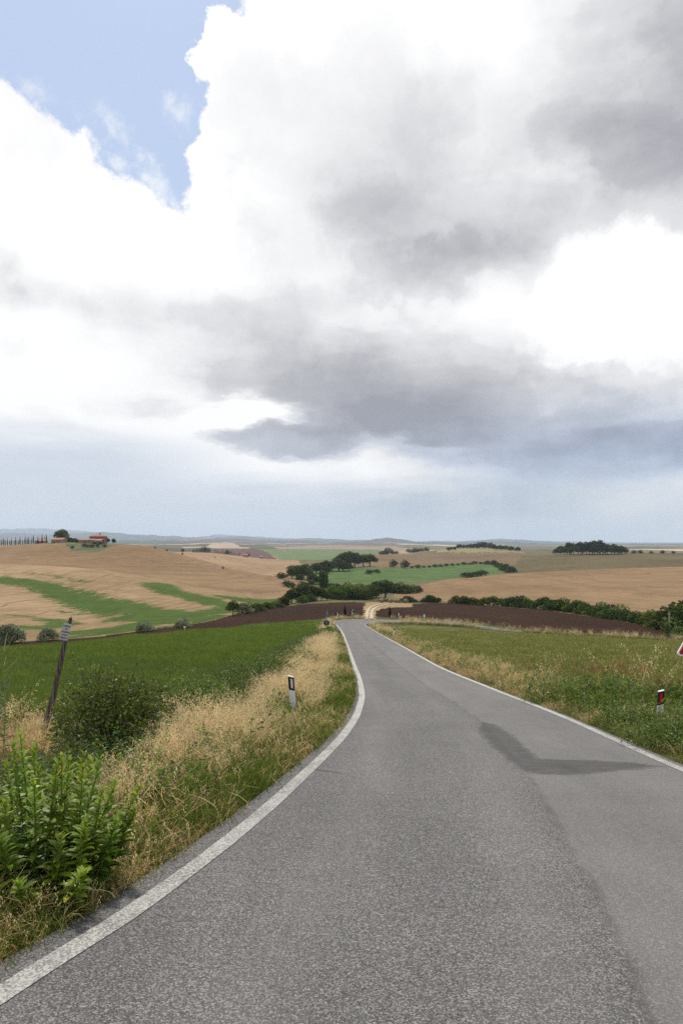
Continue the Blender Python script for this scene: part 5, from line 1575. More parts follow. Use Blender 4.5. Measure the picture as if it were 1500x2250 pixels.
    # farm trees
    tree('farm_tree', 'loose', 133, 600, 12.0, 'tall loose tree standing behind the barn', wide=0.95)
    tree('farm_tree', 'loose', 139, 606, 12.5, 'slightly taller tree touching the one behind the barn', wide=0.8)
    for k, (p, d, h, w, kd) in enumerate([(148, 592, 5, 1.3, 'round'), (156, 590, 4.5, 1.3, 'darkshrub'), (165, 588, 4, 1.2, 'darkshrub'), (171, 580, 3.2, 1.2, 'darkshrub'), (186, 552, 2.6, 1.2, 'smallshrub'), (194, 550, 2.4, 1.2, 'smallshrub'), (203, 549, 2.8, 1.3, 'smallshrub'), (214, 552, 2.4, 1.2, 'smallshrub'), (207, 566, 2.2, 1.2, 'smallshrub'), (222, 566, 2.4, 1.2, 'smallshrub'), (160, 545, 1.8, 1.6, 'smallshrub'), (230, 552, 2.4, 1.3, 'smallshrub')]):
        tree('garden_shrub', kd, p, d, h, f'{ORD[k]} shrub of the farm garden, counted from the barn rightwards', 'shrub', 'shrubs of the farm garden', wide=w)
    tree('garden_tree', 'round', 234, 585, 5.4, 'round dark tree just right of the farmhouse', wide=1.05)
    tree('garden_tree', 'round', 250, 585, 5.0, 'smaller dark tree at the right end of the farm', wide=0.75)
    # --- far cypress rows in the centre
    k = 0
    for i in range(14):
        tree('far_cypress', 'cypress', 424 + i * 2.9, 1085, random.uniform(6, 8) + 5 * math.exp(-((i - 9) / 4) ** 2), f'{ORD[k]} cypress from the left in the short row on the far field', group='far cypress row', wide=0.85)
        k += 1
    for i in range(14):
        tree('far_cypress', 'cypress', 473 + i * 4.1, 1090, random.uniform(4, 8.5), f'{ORD[k]} cypress from the left in the row running to the far farm', group='far cypress row', wide=0.8)
        k += 1
    for k, p in enumerate((328, 334, 341, 402, 500, 545)):
        tree('distant_tree', 'smallshrub', p, 1290 if p < 400 else 1150, random.uniform(6, 9), f'{ORD[k]} tiny distant tree from the left beyond the tan hill', group='tiny distant trees', wide=0.9)
    # --- wood on the right-hand hill
    k = 0
    for i in range(26):
        p = 1219 + i * 6.1 + random.uniform(-2, 2)
        env = np.interp(p, [1215, 1240, 1270, 1310, 1345, 1378], [7, 13, 17, 17.5, 14, 8])
        d = random.uniform(806, 838)
        tree('wood_tree', random.choice(['woodtree', 'woodtree2']), p, d, env * random.uniform(0.82, 1.08), f'{ORD[k]} tree from the left in the wood crowning the right-hand hill', group='wood on the right-hand hill', wide=0.95)
        k += 1
    k = 0
    for i in range(24):
        p = 985 + i * 6.7 + random.uniform(-2, 2)
        env = np.interp(p, [985, 1000, 1030, 1050, 1056, 1075, 1090, 1140], [6, 8, 9, 12, 15, 14, 9, 8])
        d = 1225 if 1000 < p < 1085 else (1130 if p >= 1085 else 1100)
        tree('hilltop_tree', random.choice(['woodtree', 'woodtree2']), p, d + random.uniform(-12, 12), env * random.uniform(0.85, 1.1), f'{ORD[k]} tree from the left round the yellow-green hilltop', group='trees round the yellow-green hilltop', wide=1.0)
        k += 1
    for k, (p, d, h) in enumerate([(838, 1180, 8), (846, 1185, 9), (853, 1185, 13), (862, 1190, 7), (897, 1250, 8), (911, 1260, 9), (918, 1262, 8), (925, 1265, 8), (936, 1268, 9), (1392, 860, 5), (1405, 862, 5), (1430, 868, 4), (1455, 870, 5), (1478, 872, 4), (870, 1190, 6)]):
        tree('distant_tree', 'smallshrub', p, d, h, f'{ORD[k]} distant tree from the left strung along the far ridges', group='trees along the far ridges', wide=1.1)


build_trees()


# ------------------------------------------------------------------ foreground plants
def plant_bush(name, px, d, w, dep, h, n, leaf, cols, label, cat, seed, sprigs=26, group=None, trans=None):
    """a thicket of leafy shoots: lobes of leaves with shoots breaking the outline"""
    r = np.random.default_rng(seed)
    x0 = X(px, d)
    z0 = float(ground_z(x0, d, True)[0])
    o = empty(name, (x0, d, z0))
    T = Tris()
    S = MB()
    random.seed(seed)
    blobs = []
    for k in range(11):
        a, q = k * 2.4, math.sqrt((k + .5) / 11)
        zc = h * (0.78 - 0.45 * q ** 1.5) * random.uniform(0.8, 1.1)
        blobs.append((w * 0.42 * q * math.cos(a), dep * 0.42 * q * math.sin(a), zc * 0.8, w * 0.24, dep * 0.24, h * 0.26))
    for b in blobs:
        m = n // len(blobs)
        dd = r.normal(0, 1, (m, 3))
        dd /= np.linalg.norm(dd, axis=1, keepdims=True)
        p = np.array(b[:3]) + dd * (r.uniform(0.3, 1.0, (m, 1)) ** 0.5) * np.array(b[3:])
        p[:, 2] = np.maximum(p[:, 2], 0.02)
        c = np.asarray(cols)[r.integers(len(cols), size=m)] * r.uniform(0.7, 1.3, (m, 1))
        L = leaf * r.uniform(0.6, 1.3, m)
        T.leaves(p, dd + r.normal(0, .7, (m, 3)), L, L * 0.62, c, 0.2, r)
    for k in range(sprigs):
        b = blobs[k % len(blobs)]
        base = np.array([b[0] * 0.5, b[1] * 0.5, 0.0])
        tip = np.array([b[0] + r.normal(0, w * .16), b[1] + r.normal(0, dep * .16), min(b[2] + h * r.uniform(0.25, 0.42), h * 1.12)])
        mid = (base + tip) / 2 + np.array([r.normal(0, .06), r.normal(0, .06), h * 0.10])
        S.tube([tuple(base), tuple(mid), tuple(tip)], [0.008, 0.006, 0.003], 4)
        m = 22
        tt = r.uniform(0.45, 1, m)[:, None]
        q = (1 - tt) ** 2 * base + 2 * tt * (1 - tt) * mid + tt ** 2 * tip
        c = np.asarray(cols)[r.integers(len(cols), size=m)] * r.uniform(0.9, 1.6, (m, 1))
        L = leaf * r.uniform(0.6, 1.2, m)
        T.leaves(q, np.concatenate([r.normal(0, 1, (m, 2)), r.uniform(-.1, .8, (m, 1))], 1), L, L * 0.6, c, 0.2, r)
    link('foliage', T.mesh('foliage', M_LEAF), o)
    S.build('stem', M_TWIG, o)
    return tag(o, label, cat, group)


M_TWIG = mat_plain('twig', (0.10, 0.075, 0.035), 0.9, 0.1, 0.3, 10)
BRC = [(0.110, 0.160, 0.020), (0.075, 0.115, 0.015), (0.150, 0.200, 0.026), (0.058, 0.090, 0.012)]
BRC2 = [(0.120, 0.175, 0.022), (0.160, 0.215, 0.030), (0.085, 0.130, 0.017)]


def build_foreground_plants():
    plant_bush('bramble_bush', 246, 10.2, 1.65, 1.5, 1.72, 9000, 0.056, BRC, 'big dark green bramble bush right of the leaning post', 'bush', 1, 34)
    plant_bush('bramble_bush', 335, 11.8, 1.8, 1.4, 1.28, 5600, 0.056, BRC, 'lower bramble bush joined to the right of the big one', 'bush', 2, 26)
    plant_bush('bramble_bush', 425, 14.2, 2.2, 1.5, 1.30, 4600, 0.055, BRC2, 'spreading green bush where the crop field begins', 'bush', 3, 24)
    plant_bush('bramble_bush', 500, 16.8, 2.4, 1.6, 1.15, 2600, 0.06, BRC, 'dark leafy bush midway along the left hedge', 'bush', 4, 22)
    plant_bush('bramble_bush', 578, 20.0, 2.6, 1.8, 1.2, 2400, 0.065, BRC2, 'green bush left of the black and white marker post', 'bush', 5, 22)
    plant_bush('bramble_bush', 648, 26.0, 2.0, 2.2, 0.9, 1800, 0.08, BRC, 'dark bush behind the black and white marker post', 'bush', 6, 18)
    plant_bush('bramble_bush', 722, 62, 1.7, 2.6, 1.1, 1200, 0.14, BRC2, 'bright green bush beside the two sign backs', 'bush', 7, 14)
    plant_bush('verge_bush', 1482, 14.8, 1.1, 1.0, 0.75, 1500, 0.06, BRC, 'dark leafy clump behind the red reflector post', 'bush', 8, 16)
    plant_bush('verge_bush', 1500, 10.2, 1.5, 1.1, 0.50, 2400, 0.045, BRC2, 'low creeping green clump in front of the red reflector post', 'bush', 9, 20)
    plant_bush('verge_bush', 1395, 12.2, 1.3, 1.0, 0.42, 1700, 0.045, BRC2, 'low creeping green clump on the right verge, farther along', 'bush', 10, 18)
    plant_bush('verge_bush', 1490, 118, 3.0, 2.6, 3.0, 900, 0.25, BRC, 'dark ivy-like bush at the right end of the lower road', 'bush', 11, 14)
    plant_bush('pole_ivy', 1465, 116, 1.2, 1.2, 4.2, 700, 0.22, BRC, 'dark ivy climbing the foot of the utility pole', 'ivy', 12, 10)

    # --- the bright leafy plant in the near corner: one shoot per part, its big leaves built one by one
    lm = []
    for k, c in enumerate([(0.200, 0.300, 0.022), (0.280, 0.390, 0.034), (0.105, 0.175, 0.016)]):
        T = Tris()
        n = 6
        t = np.linspace(0, 1, n)
        wdt = np.sin(np.pi * np.clip(t * 0.93 + 0.07, 0, 1)) ** 0.8 * 0.185
        z = 0.10 * t - 0.34 * t ** 2.2
        V = []
        for i in range(n):
            V += [(-wdt[i], t[i], z[i] + 0.05 * wdt[i] / 0.185), (0, t[i], z[i] - 0.02), (wdt[i], t[i], z[i] + 0.05 * wdt[i] / 0.185)]
        F = []
        for i in range(n - 1):
            for s in (0, 1):
                F.append((3 * i + s, 3 * i + s + 1, 3 * i + s + 4, 3 * i + s + 3))
        T.add(np.array(V), np.array(F), np.array(c))
        lm.append(T.mesh('leaf', M_LEAF))
    r = np.random.default_rng(77)
    cx0 = X(95, 4.55)
    root = empty('leafy_plant', (cx0, 4.55, float(ground_z(cx0, 4.55, True)[0])))
    tag(root, 'bright green leafy plant with upright shoots in the near left corner', 'plant')
    random.seed(9)
    shoots = []
    spots = [(-0.30, 0.10, .80), (-0.22, -0.12, .88), (-0.10, 0.12, 1.02), (0.02, -0.06, .90), (0.10, 0.12, .95), (0.20, -0.02, .88), (0.30, 0.08, .74), (-0.02, -0.26, .62), (0.16, -0.24, .58), (-0.20, -0.30, .60), (0.32, -0.14, .62), (-0.36, -0.10, .72), (-0.55, 0.12, .90), (-0.62, -0.10, .80), (-0.50, 0.30, .95), (-0.70, 0.15, .86), (-0.48, -0.25, .62), (0.05, 0.42, .90), (-0.22, 0.42, .96), (0.0, -0.14, .80), (-0.12, -0.2, .74), (0.22, 0.12, .90), (0.42, 0.16, .60), (0.10, -0.36, .42), (-0.05, -0.36, .46), (0.26, -0.30, .44), (-0.30, -0.36, .50), (0.40, 0.02, .52), (0.12, 0.02, .98), (-0.16, 0.0, .94), (-0.28, 0.18, .96), (-0.12, 0.28, .90), (0.22, 0.26, .80), (-0.46, 0.02, .78), (0.06, 0.30, .84), (0.36, 0.22, .64), (-0.40, 0.26, .84)]
    for (sx, sy, hh) in spots:
        base = Vector((sx * 0.7, sy * 0.7, -0.03))
        hh *= 1.06 - 0.45 * max(0.0, math.hypot(sx, sy) - 0.15)
        tip = Vector((sx * 1.4 + random.uniform(-.10, .10), sy * 1.4 + random.uniform(-.08, .08), hh * random.uniform(.85, 1.06)))
        sh = MB().tube([tuple(base), tuple(base.lerp(tip, .5) + Vector((random.uniform(-.02, .02), 0, 0))), tuple(tip)], [0.007, 0.006, 0.003], 5).build('shoot', M_STALK, root)
        T = Tris()
        nl = 76
        for k in range(nl):
            t = 0.22 + 0.78 * (k / nl)
            p = base.lerp(tip, t)
            ang = k * 2.4 + sx * 9 + random.uniform(-.5, .5)
            up = np.interp(t, [0.2, 0.7, 0.9, 1.0], [0.15, 0.6, 1.4, 3.0])
            dv = Vector((math.cos(ang), math.sin(ang), up + random.uniform(-.35, .3))).normalized()
            L = float(np.interp(t, [0.2, 0.5, 0.8, 1.0], [0.120, 0.120, 0.085, 0.050])) * random.uniform(.55, 1.25)
            q = dv.to_track_quat('Y', 'Z')
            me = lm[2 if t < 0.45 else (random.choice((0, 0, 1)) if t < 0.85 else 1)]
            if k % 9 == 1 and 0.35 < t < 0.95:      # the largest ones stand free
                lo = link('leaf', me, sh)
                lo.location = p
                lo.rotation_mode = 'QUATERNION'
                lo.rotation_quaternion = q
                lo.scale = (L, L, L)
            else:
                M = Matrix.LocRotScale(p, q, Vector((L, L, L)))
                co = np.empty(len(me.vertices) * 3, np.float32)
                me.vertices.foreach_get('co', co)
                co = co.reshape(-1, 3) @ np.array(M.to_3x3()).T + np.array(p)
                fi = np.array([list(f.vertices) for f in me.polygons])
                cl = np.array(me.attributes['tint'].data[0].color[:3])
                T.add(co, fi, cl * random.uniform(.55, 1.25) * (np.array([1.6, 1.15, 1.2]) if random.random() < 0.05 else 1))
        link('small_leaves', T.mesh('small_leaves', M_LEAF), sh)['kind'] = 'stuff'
        shoots.append(sh)

    # --- tall thistle-like stalk on the left border
    x0 = X(8, 12.0)
    t = empty('tall_stalk', (x0, 12.0, float(ground_z(x0, 12.0, True)[0])))
    tag(t, 'tall thin branching weed stalk at the left border', 'plant')
    b = MB()
    b.tube([(0, 0, -.03), (0.03, 0, 0.8), (-0.01, 0, 1.9)], [0.012, 0.009, 0.004], 5)
    T = Tris()
    rr = np.random.default_rng(3)
    for k in range(16):
        z = rr.uniform(0.9, 1.85)
        a = rr.uniform(0, 6.28)
        e = (math.cos(a) * 0.28, math.sin(a) * 0.28, z + rr.uniform(.15, .4))
        b.tube([(0.01, 0, z), e], [0.004, 0.002], 4)
    m = 90
    p = np.stack([rr.normal(0, .05, m), rr.normal(0, .05, m), rr.uniform(0.05, 1.3, m)], -1)
    T.leaves(p, np.concatenate([rr.normal(0, 1, (m, 2)), rr.uniform(-.2, .6, (m, 1))], 1), rr.uniform(.08, .2, m), rr.uniform(.02, .035, m), np.array([GREEN * rr.uniform(.7, 1.2) + np.array([.02, .02, .03]) for _ in range(m)]), r=rr)
    b.build('stem', mat_plain('stalk_straw', (0.28, 0.27, 0.12), 0.9), t)
    link('foliage', T.mesh('foliage', M_LEAF), t)


M_STALK = mat_plain('green_stalk', (0.12, 0.17, 0.04), 0.8, 0.2, 0.2, 12)
build_foreground_plants()

# ------------------------------------------------------------------ road furniture
M_WHITE = mat_plain('white_plastic', (0.72, 0.70, 0.72), 0.5, 0.35, 0.06, 9, dirt=(0.40, 0.36, 0.30))
M_BLACK = mat_plain('black_plastic', (0.013, 0.013, 0.014), 0.5, 0.3, 0.2, 9)
M_REFW = mat_plain('white_reflector', (0.62, 0.61, 0.63), 0.3, 0.6, 0.08, 60)
M_REFR = mat_plain('red_reflector', (0.52, 0.018, 0.015), 0.3, 0.5, 0.15, 40)
M_GREYM = mat_plain('galvanised_steel', (0.36, 0.38, 0.40), 0.45, 0.5, 0.1, 8, 0.6)
M_SIGNBACK = mat_plain('grey_sign_back', (0.11, 0.12, 0.135), 0.6, 0.3, 0.15, 5)
M_DARKBACK = mat_plain('dark_sign_back', (0.022, 0.022, 0.024), 0.6, 0.3, 0.15, 5)
M_SIGNW = mat_plain('white_sign_film', (0.80, 0.79, 0.77), 0.4, 0.4, 0.04, 6)
M_SIGNR = mat_plain('red_sign_film', (0.42, 0.010, 0.014), 0.4, 0.4, 0.06, 6)
M_WOOD = None


def wood():
    m, g, out = new_mat('weathered_wood')
    co = objco(g)
    gr = g.noise(g.v('MULTIPLY', co, (38, 38, 1.6)), 1.0, 6, 0.65)
    b = g.noise(co, 2.5, 5, 0.6)
    col = g.ramp(gr, [(0.32, (0.035, 0.026, 0.024)), (0.5, (0.115, 0.092, 0.082)), (0.68, (0.30, 0.26, 0.235))])
    col = g.mix(g.m('MULTIPLY', g.rng(b, 0.5, 0.7), 0.5), col, (0.05, 0.036, 0.030))
    principled(g, out, col, 0.92, 0.1, gr, 0.9, 0.02)
    return m


M_WOOD = wood()


def delineator(px, d, h, refl, label, lean=0.0, rz=0.0, small=False):
    x = X(px, d)
    o = empty('marker_post', (x, d, float(ground_z(x, d, True)[0]) - 0.02), rz)
    o.rotation_euler = (0, lean, rz)
    w, dp, sl = 0.058, 0.040, 0.035        # half width, half depth, rise of the slanted top
    s = 1 if refl != 'r' else -1
    prof = [(-w, -dp * 0.6), (-w * 0.6, -dp), (w * 0.6, -dp), (w, -dp * 0.6), (w * 0.8, dp), (-w * 0.8, dp)]

    def sleeve(z0, z1, grow, tilt0, tilt1):
        b = MB()
        k = len(prof)
        vs = [(px_ * grow, py_ * grow, z0 - s * tilt0 * px_ / w) for px_, py_ in prof] + [(px_ * grow, py_ * grow, z1 - s * tilt1 * px_ / w) for px_, py_ in prof]
        fs = [tuple(range(k - 1, -1, -1)), tuple(range(k, 2 * k))] + [(i, (i + 1) % k, (i + 1) % k + k, i + k) for i in range(k)]
        return b.add(vs, fs)
    sleeve(0, h, 1.0, 0, sl * 0.6).build('post_body', M_WHITE, o, bevel=0.004)
    bh = 0.26
    if small:
        sleeve(h - 0.18, h - 0.01, 1.04, sl * .4, sl * .4).build('black_band', M_BLACK, o)
        return tag(o, label, 'marker post', 'road marker posts')
    band = sleeve(h - bh - 0.012, h - 0.012, 1.035, sl * 0.6, sl * 0.6).build('black_band', M_BLACK, o, bevel=0.003)
    r = MB()
    zt = h - 0.045
    yy = -dp * 1.035
    rw = 0.022
    cxr = 0.006 * s
    r.add([(cxr - rw, yy - 0.004, zt - 0.185 + .006 * s), (cxr + rw, yy - 0.004, zt - 0.185 - .006 * s), (cxr + rw, yy - 0.004, zt - .006 * s), (cxr - rw, yy - 0.004, zt + .006 * s),
           (cxr - rw, yy + .01, zt - 0.185 + .006 * s), (cxr + rw, yy + .01, zt - 0.185 - .006 * s), (cxr + rw, yy + .01, zt - .006 * s), (cxr - rw, yy + .01, zt + .006 * s)],
          [(0, 1, 2, 3), (7, 6, 5, 4), (0, 4, 5, 1), (1, 5, 6, 2), (2, 6, 7, 3), (3, 7, 4, 0)])
    rf = r.build('reflector', M_REFR if refl == 'r' else M_REFW, o)
    rf['label'] = 'red reflector strip' if refl == 'r' else 'white reflector strip'
    return tag(o, label, 'marker post', 'road marker posts')


def build_furniture():
    delineator(645.5, 13.5, 0.86, 'w', 'white marker post with black top and white reflector in the oats', math.radians(-4), math.radians(8))
    delineator(1447, 13.3, 0.66, 'r', 'marker post with black top and red reflector on the right verge', math.radians(3), math.radians(-10))
    delineator(817.5, 117.6, 0.95, 'w', 'small black-topped white post inside the bend', small=True)
    delineator(780.5, 129.8, 0.9, 'w', 'small white post right of the second chevron sign', small=True)
    delineator(891, 131.5, 0.95, 'w', 'small white post just right of the right-hand chevron sign', small=True)
    delineator(863, 60.0, 0.85, 'w', 'white marker post half hidden in the grass of the right verge', math.radians(10), small=True)
    delineator(1469, 103.0, 0.8, 'w', 'tiny white post at the far right end of the lower road', small=True)

    # chevron signs
    def chevron(px, py, d, size, label, box=False):
        x = X(px, d)
        gz = float(ground_z(x, d, True)[0])
        zc = Zp(py, d)
        o = empty('chevron_sign', (x, d, gz))
        hc = zc - gz
        MB().tube([(0, 0.04, -0.1), (0, 0.04, hc + size * 0.4)], 0.03, 8).build('pole', M_GREYM, o)
        pl = MB().box(-size / 2, size / 2, -0.012, 0.012, hc - size / 2, hc + size / 2).build('sign_plate', M_BLACK, o)
        a, t = size * 0.40, size * 0.26
        MB().prism([(-a * .55, hc - a), (-a * .55 + t, hc - a), (a * .75, hc), (-a * .55 + t, hc + a), (-a * .55, hc + a), (a * .75 - t, hc)], -0.018, -0.0125).build('chevron', M_SIGNW, pl)
        if box:
            MB().box(0.0, 0.26, 0.05, 0.15, hc + size * 0.55, hc + size * 0.92).build('backing_box', M_GREYM, o)
            MB().tube([(0.14, 0.10, -0.1), (0.14, 0.10, hc + size * 0.6)], 0.025, 6).build('pole', M_GREYM, o)
        return tag(o, label, 'road sign', 'chevron signs at the bend')
    chevron(741, 1350, 127.5, 0.74, 'left chevron sign at the bend, beside the sign backs')
    chevron(773, 1347.5, 131, 0.74, 'middle chevron sign with a grey box above it', True)
    chevron(875, 1350, 131, 0.74, 'right chevron sign, beyond the farm track')

    # two sign backs on one leaning pole
    d = 68.0
    x = X(715.5, d)
    o = empty('sign_post', (x, d, float(ground_z(x, d, True)[0])))
    top = Vector((X(719, d) - x, 0, Zp(1342, d) - o.location.z))
    MB().tube([(0, 0, -0.1), tuple(top)], 0.035, 10).build('pole', M_GREYM, o)
    c = top * ((Zp(1369, d) - o.location.z) / top.z)
    R = 0.29
    pts = [(c.x + R * math.cos(2 * math.pi * k / 28), c.z + R * math.sin(2 * math.pi * k / 28)) for k in range(28)]
    MB().prism(pts, 0.045, 0.065).build('round_plate', M_DARKBACK, o)
    MB().box(c.x - .12, c.x + .12, 0.028, 0.045, c.z + .08, c.z + .11).box(c.x - .12, c.x + .12, 0.028, 0.045, c.z - .11, c.z - .08).build('bracket', M_GREYM, o)
    c = top * ((Zp(1352, d) - o.location.z) / top.z)
    tri = []
    for k in range(3):
        a = math.radians(90 + 120 * k)
        for j in (-1, 0, 1):
            aa = a + j * 0.5
            tri.append((c.x + 0.30 * math.cos(a) + 0.05 * math.cos(aa), c.z + 0.30 * math.sin(a) + 0.05 * math.sin(aa)))
    MB().prism(tri, 0.045, 0.065).build('triangular_plate', M_SIGNBACK, o)
    tag(o, 'leaning pole with the backs of a round and a triangular sign', 'road sign')

    # small white round marker with a dark stroke in the oats
    d = 31.0
    x = X(721.5, d)
    o = empty('kilometre_marker', (x, d, float(ground_z(x, d, True)[0])))
    zc = Zp(1447.5, d) - o.location.z
    MB().tube([(0, 0.02, -0.1), (0, 0.02, zc)], 0.02, 8).build('pole', M_GREYM, o)
    pts = [(0.135 * math.cos(2 * math.pi * k / 24), zc + 0.105 * math.sin(2 * math.pi * k / 24)) for k in range(24)]
    pl = MB().prism(pts, -0.012, 0.0).build('sign_plate', M_SIGNW, o)
    MB().box(-0.028, -0.004, -0.016, -0.0125, zc - .06, zc + .06).box(-0.06, 0.05, -0.016, -0.0125, zc + .061, zc + .078).build('mark', M_BLACK, pl)
    tag(o, 'small round white marker with a dark stroke in the oats', 'marker')

    # red and white warning triangle at the right border
    d = 12.5
    x = X(1489, d) + 0.47
    gz = float(ground_z(x, d, True)[0])
    o = empty('warning_sign', (x, d, gz))
    zb = Zp(1437, d) - gz
    S = 0.94

    def tri_poly(inset, rr):
        hgt = S * math.sqrt(3) / 2
        cz = zb + hgt / 3
        Rr = S / math.sqrt(3) - inset * 2 - rr
        p = []
        for k in (0, 1, 2):
            a = math.radians(90 + 120 * k)
            for j in np.linspace(-60, 60, 7):
                aa = a + math.radians(j)
                p.append(((Rr - rr) * math.cos(a) + rr * math.cos(aa), cz + (Rr - rr) * math.sin(a) + rr * math.sin(aa)))
        return p
    MB().prism(tri_poly(-0.03, 0.045), -0.012, 0.012).build('sign_plate', M_SIGNW, o)
    MB().prism(tri_poly(-0.006, 0.035), -0.0165, -0.0125).build('red_border', M_SIGNR, o)
    MB().prism(tri_poly(0.062, 0.02), -0.021, -0.017).build('white_panel', M_SIGNW, o)
    MB().tube([(0, 0.045, -0.15), (0, 0.045, zb + 0.75)], 0.03, 10).build('pole', M_GREYM, o)
    tag(o, 'red-bordered triangular warning sign cut by the right border', 'road sign')

    # white rectangular board on a post beyond the bend
    d = 133.0
    x = X(931.5, d)
    o = empty('small_board', (x, d, float(ground_z(x, d, True)[0])))
    MB().tube([(0, 0, -0.1), (0, 0, 0.9)], 0.03, 6).build('pole', M_GREYM, o)
    MB().box(-0.15, 0.15, -0.05, -0.03, 0.45, 1.0).build('sign_plate', M_SIGNW, o)
    tag(o, 'small white board on a post beside the lower road', 'sign')
    # white field marker in the crop edge
    d = 133.0
    x = X(406, d)
    o = empty('field_marker', (x, d, float(ground_z(x, d, True)[0])))
    MB().tube([(0, 0, -0.1), (0, 0, 1.15)], 0.04, 6).build('pole', M_SIGNW, o)
    MB().box(-0.2, 0.2, -0.04, 0.04, 1.0, 1.25).build('marker_head', M_SIGNW, o)
    tag(o, 'thin white marker on the edge of the crop field', 'marker')
    # utility pole
    d = 116.0
    x = X(1469, d)
    o = empty('utility_pole', (x, d, float(ground_z(x, d, True)[0])))
    hp = Zp(1345, d) - o.location.z
    MB().tube([(0, 0, -0.2), (0, 0, hp * .5), (0, 0, hp)], [0.13, 0.115, 0.10], 10).build('shaft', mat_plain('pole_concrete', (0.30, 0.30, 0.27), 0.9), o)
    MB().box(-0.22, 0.22, -0.05, 0.05, hp - 0.42, hp - 0.32).build('crossarm', M_GREYM, o)
    tag(o, 'slender pale utility pole before the hedgerow on the right', 'pole')

    # leaning wooden post with a lettered notice
    d = 13.6
    xb, xt = X(93, d), X(153, d)
    gz = float(ground_z(xb, d, True)[0])
    o = empty('notice_post', (xb, d, gz))
    vt = Vector((xt - xb, 0.12, Zp(1359, d) - gz))
    n = 9
    random.seed(21)
    pts, rad = [], []
    for k in range(n):
        t = -0.05 + 1.05 * k / (n - 1)
        q = vt * t + Vector((math.sin(t * 5.0) * 0.02, 0, 0))
        pts.append(tuple(q))
        rad.append(0.062 - 0.020 * t + random.uniform(-.004, .004))
    rad[-1] = 0.030
    MB().tube(pts, rad, 9, jag=0.14).build('timber_post', M_WOOD, o)
    # split sliver at the top
    MB().tube([tuple(vt * 0.93 + Vector((-.02, 0, 0))), tuple(vt * 1.012 + Vector((-.015, 0, 0)))], [0.022, 0.008], 5).build('split_top', M_WOOD, o)
    pc = Vector((X(146.8, d) - xb, -0.055, Zp(1387.5, d) - gz))
    pl = MB().box(-0.078, 0.078, -0.004, 0.004, -0.165, 0.165).build('notice_board', mat_plain('faded_enamel', (0.46, 0.45, 0.435), 0.6, 0.3, 0.12, 14, dirt=(0.36, 0.31, 0.24)), o)
    pl.location = pc
    pl.rotation_euler = (0, math.radians(14.5), math.radians(20))
    for k, (txt, sz, zz) in enumerate([('DIVIETO', 0.036, 0.112), ('DI', 0.040, 0.055), ('ACCESSO', 0.038, -0.005), ('ZONA', 0.036, -0.063), ('RISERVA', 0.034, -0.122)]):
        cu = bpy.data.curves.new('lettering', 'FONT')
        cu.body = txt
        cu.size = sz
        cu.align_x = 'CENTER'
        cu.align_y = 'CENTER'
        cu.extrude = 0.0008
        cu.offset = 0.0012
        tmp = bpy.data.objects.new('tmp', cu)
        me = bpy.data.meshes.new_from_object(tmp)
        bpy.data.objects.remove(tmp)
        me.materials.clear()
        me.materials.append(M_BLACK)
        t = link('lettering', me, pl)
        t.location = (0, -0.0055, zz)
        t.rotation_euler = (math.radians(90), 0, 0)
    tag(o, 'leaning weathered wooden post carrying a faded lettered notice', 'post')

    # round hay bales
    mb = mat_stubble('straw_bale', (0.20, 0.14, 0.085), (0.33, 0.25, 0.16), 0.3, 0.4)
    bal = [(838, 262, 1.5, 75, 'leftmost hay bale, paler and set a little apart'), (858, 262, 1.5, 20, 'second hay bale from the oak, end turned to the road'), (870, 268, 1.4, 35, 'hay bale half hidden behind two others'), (876, 261, 1.45, 15, 'hay bale just right of the half hidden one'), (892, 259, 1.6, 25, 'rightmost hay bale, at the end of the row'), (849, 275, 1.4, 50, 'hay bale in the shade of the oak, behind the row')]
    for p, d, dia, ang, lab in bal:
        x = X(p, d)
        o = empty('hay_bale', (x, d, float(ground_z(x, d)[0])), math.radians(ang))
        R, w = dia / 2, 0.62
        b = MB()
        ring = 26
        prof = [(-w, R * 0.15), (-w * 1.02, R * 0.6), (-w, R * 0.93), (-w * 0.9, R), (0, R * 1.01), (w * 0.9, R), (w, R * 0.93), (w * 1.02, R * 0.6), (w, R * 0.15)]
        vs = []
        for k in range(ring):
            a = 2 * math.pi * k / ring
            fl = 0.94 if math.sin(a) < -0.8 else 1.0
            for yy, rr_ in prof:
                vs.append((rr_ * math.cos(a), yy, R * 0.95 + rr_ * math.sin(a) * fl))
        m = len(prof)
        fs = [(k * m + j, ((k + 1) % ring) * m + j, ((k + 1) % ring) * m + j + 1, k * m + j + 1) for k in range(ring) for j in range(m - 1)]
        fs += [tuple(k * m for k in range(ring - 1, -1, -1)), tuple(k * m + m - 1 for k in range(ring))]
        b.add(vs, fs).build('straw_roll', mb, o, True)
        tw = MB()
        for yy in (-0.35, 0.0, 0.35):
            tw.tube([(R * 1.012 * math.cos(2 * math.pi * k / 24), yy, R * .95 + R * 1.012 * math.sin(2 * math.pi * k / 24)) for k in range(25)], 0.012, 4, False)
        tw.build('twine', M_WHITE, o)
        tag(o, lab, 'hay bale', 'hay bales beside the oak')
    # far bales scattered on the tan hill
    for k, (p, d) in enumerate([(341, 540), (367, 535), (401, 545), (490, 470), (473, 880), (651, 560)]):
        x = X(p, d)
        o = empty('distant_bale', (x, d, float(ground_z(x, d)[0])), k)
        pts = [(0.8 * math.cos(2 * math.pi * j / 16), 0.75 + 0.8 * math.sin(2 * math.pi * j / 16)) for j in range(16)]
        MB().prism(pts, -0.65, 0.65).build('straw_roll', mb, o)
        tag(o, f'{ORD[k]} tiny round bale along the tan hill, counted from the farm side', 'hay bale', 'tiny bales on the tan hill')


build_furniture()


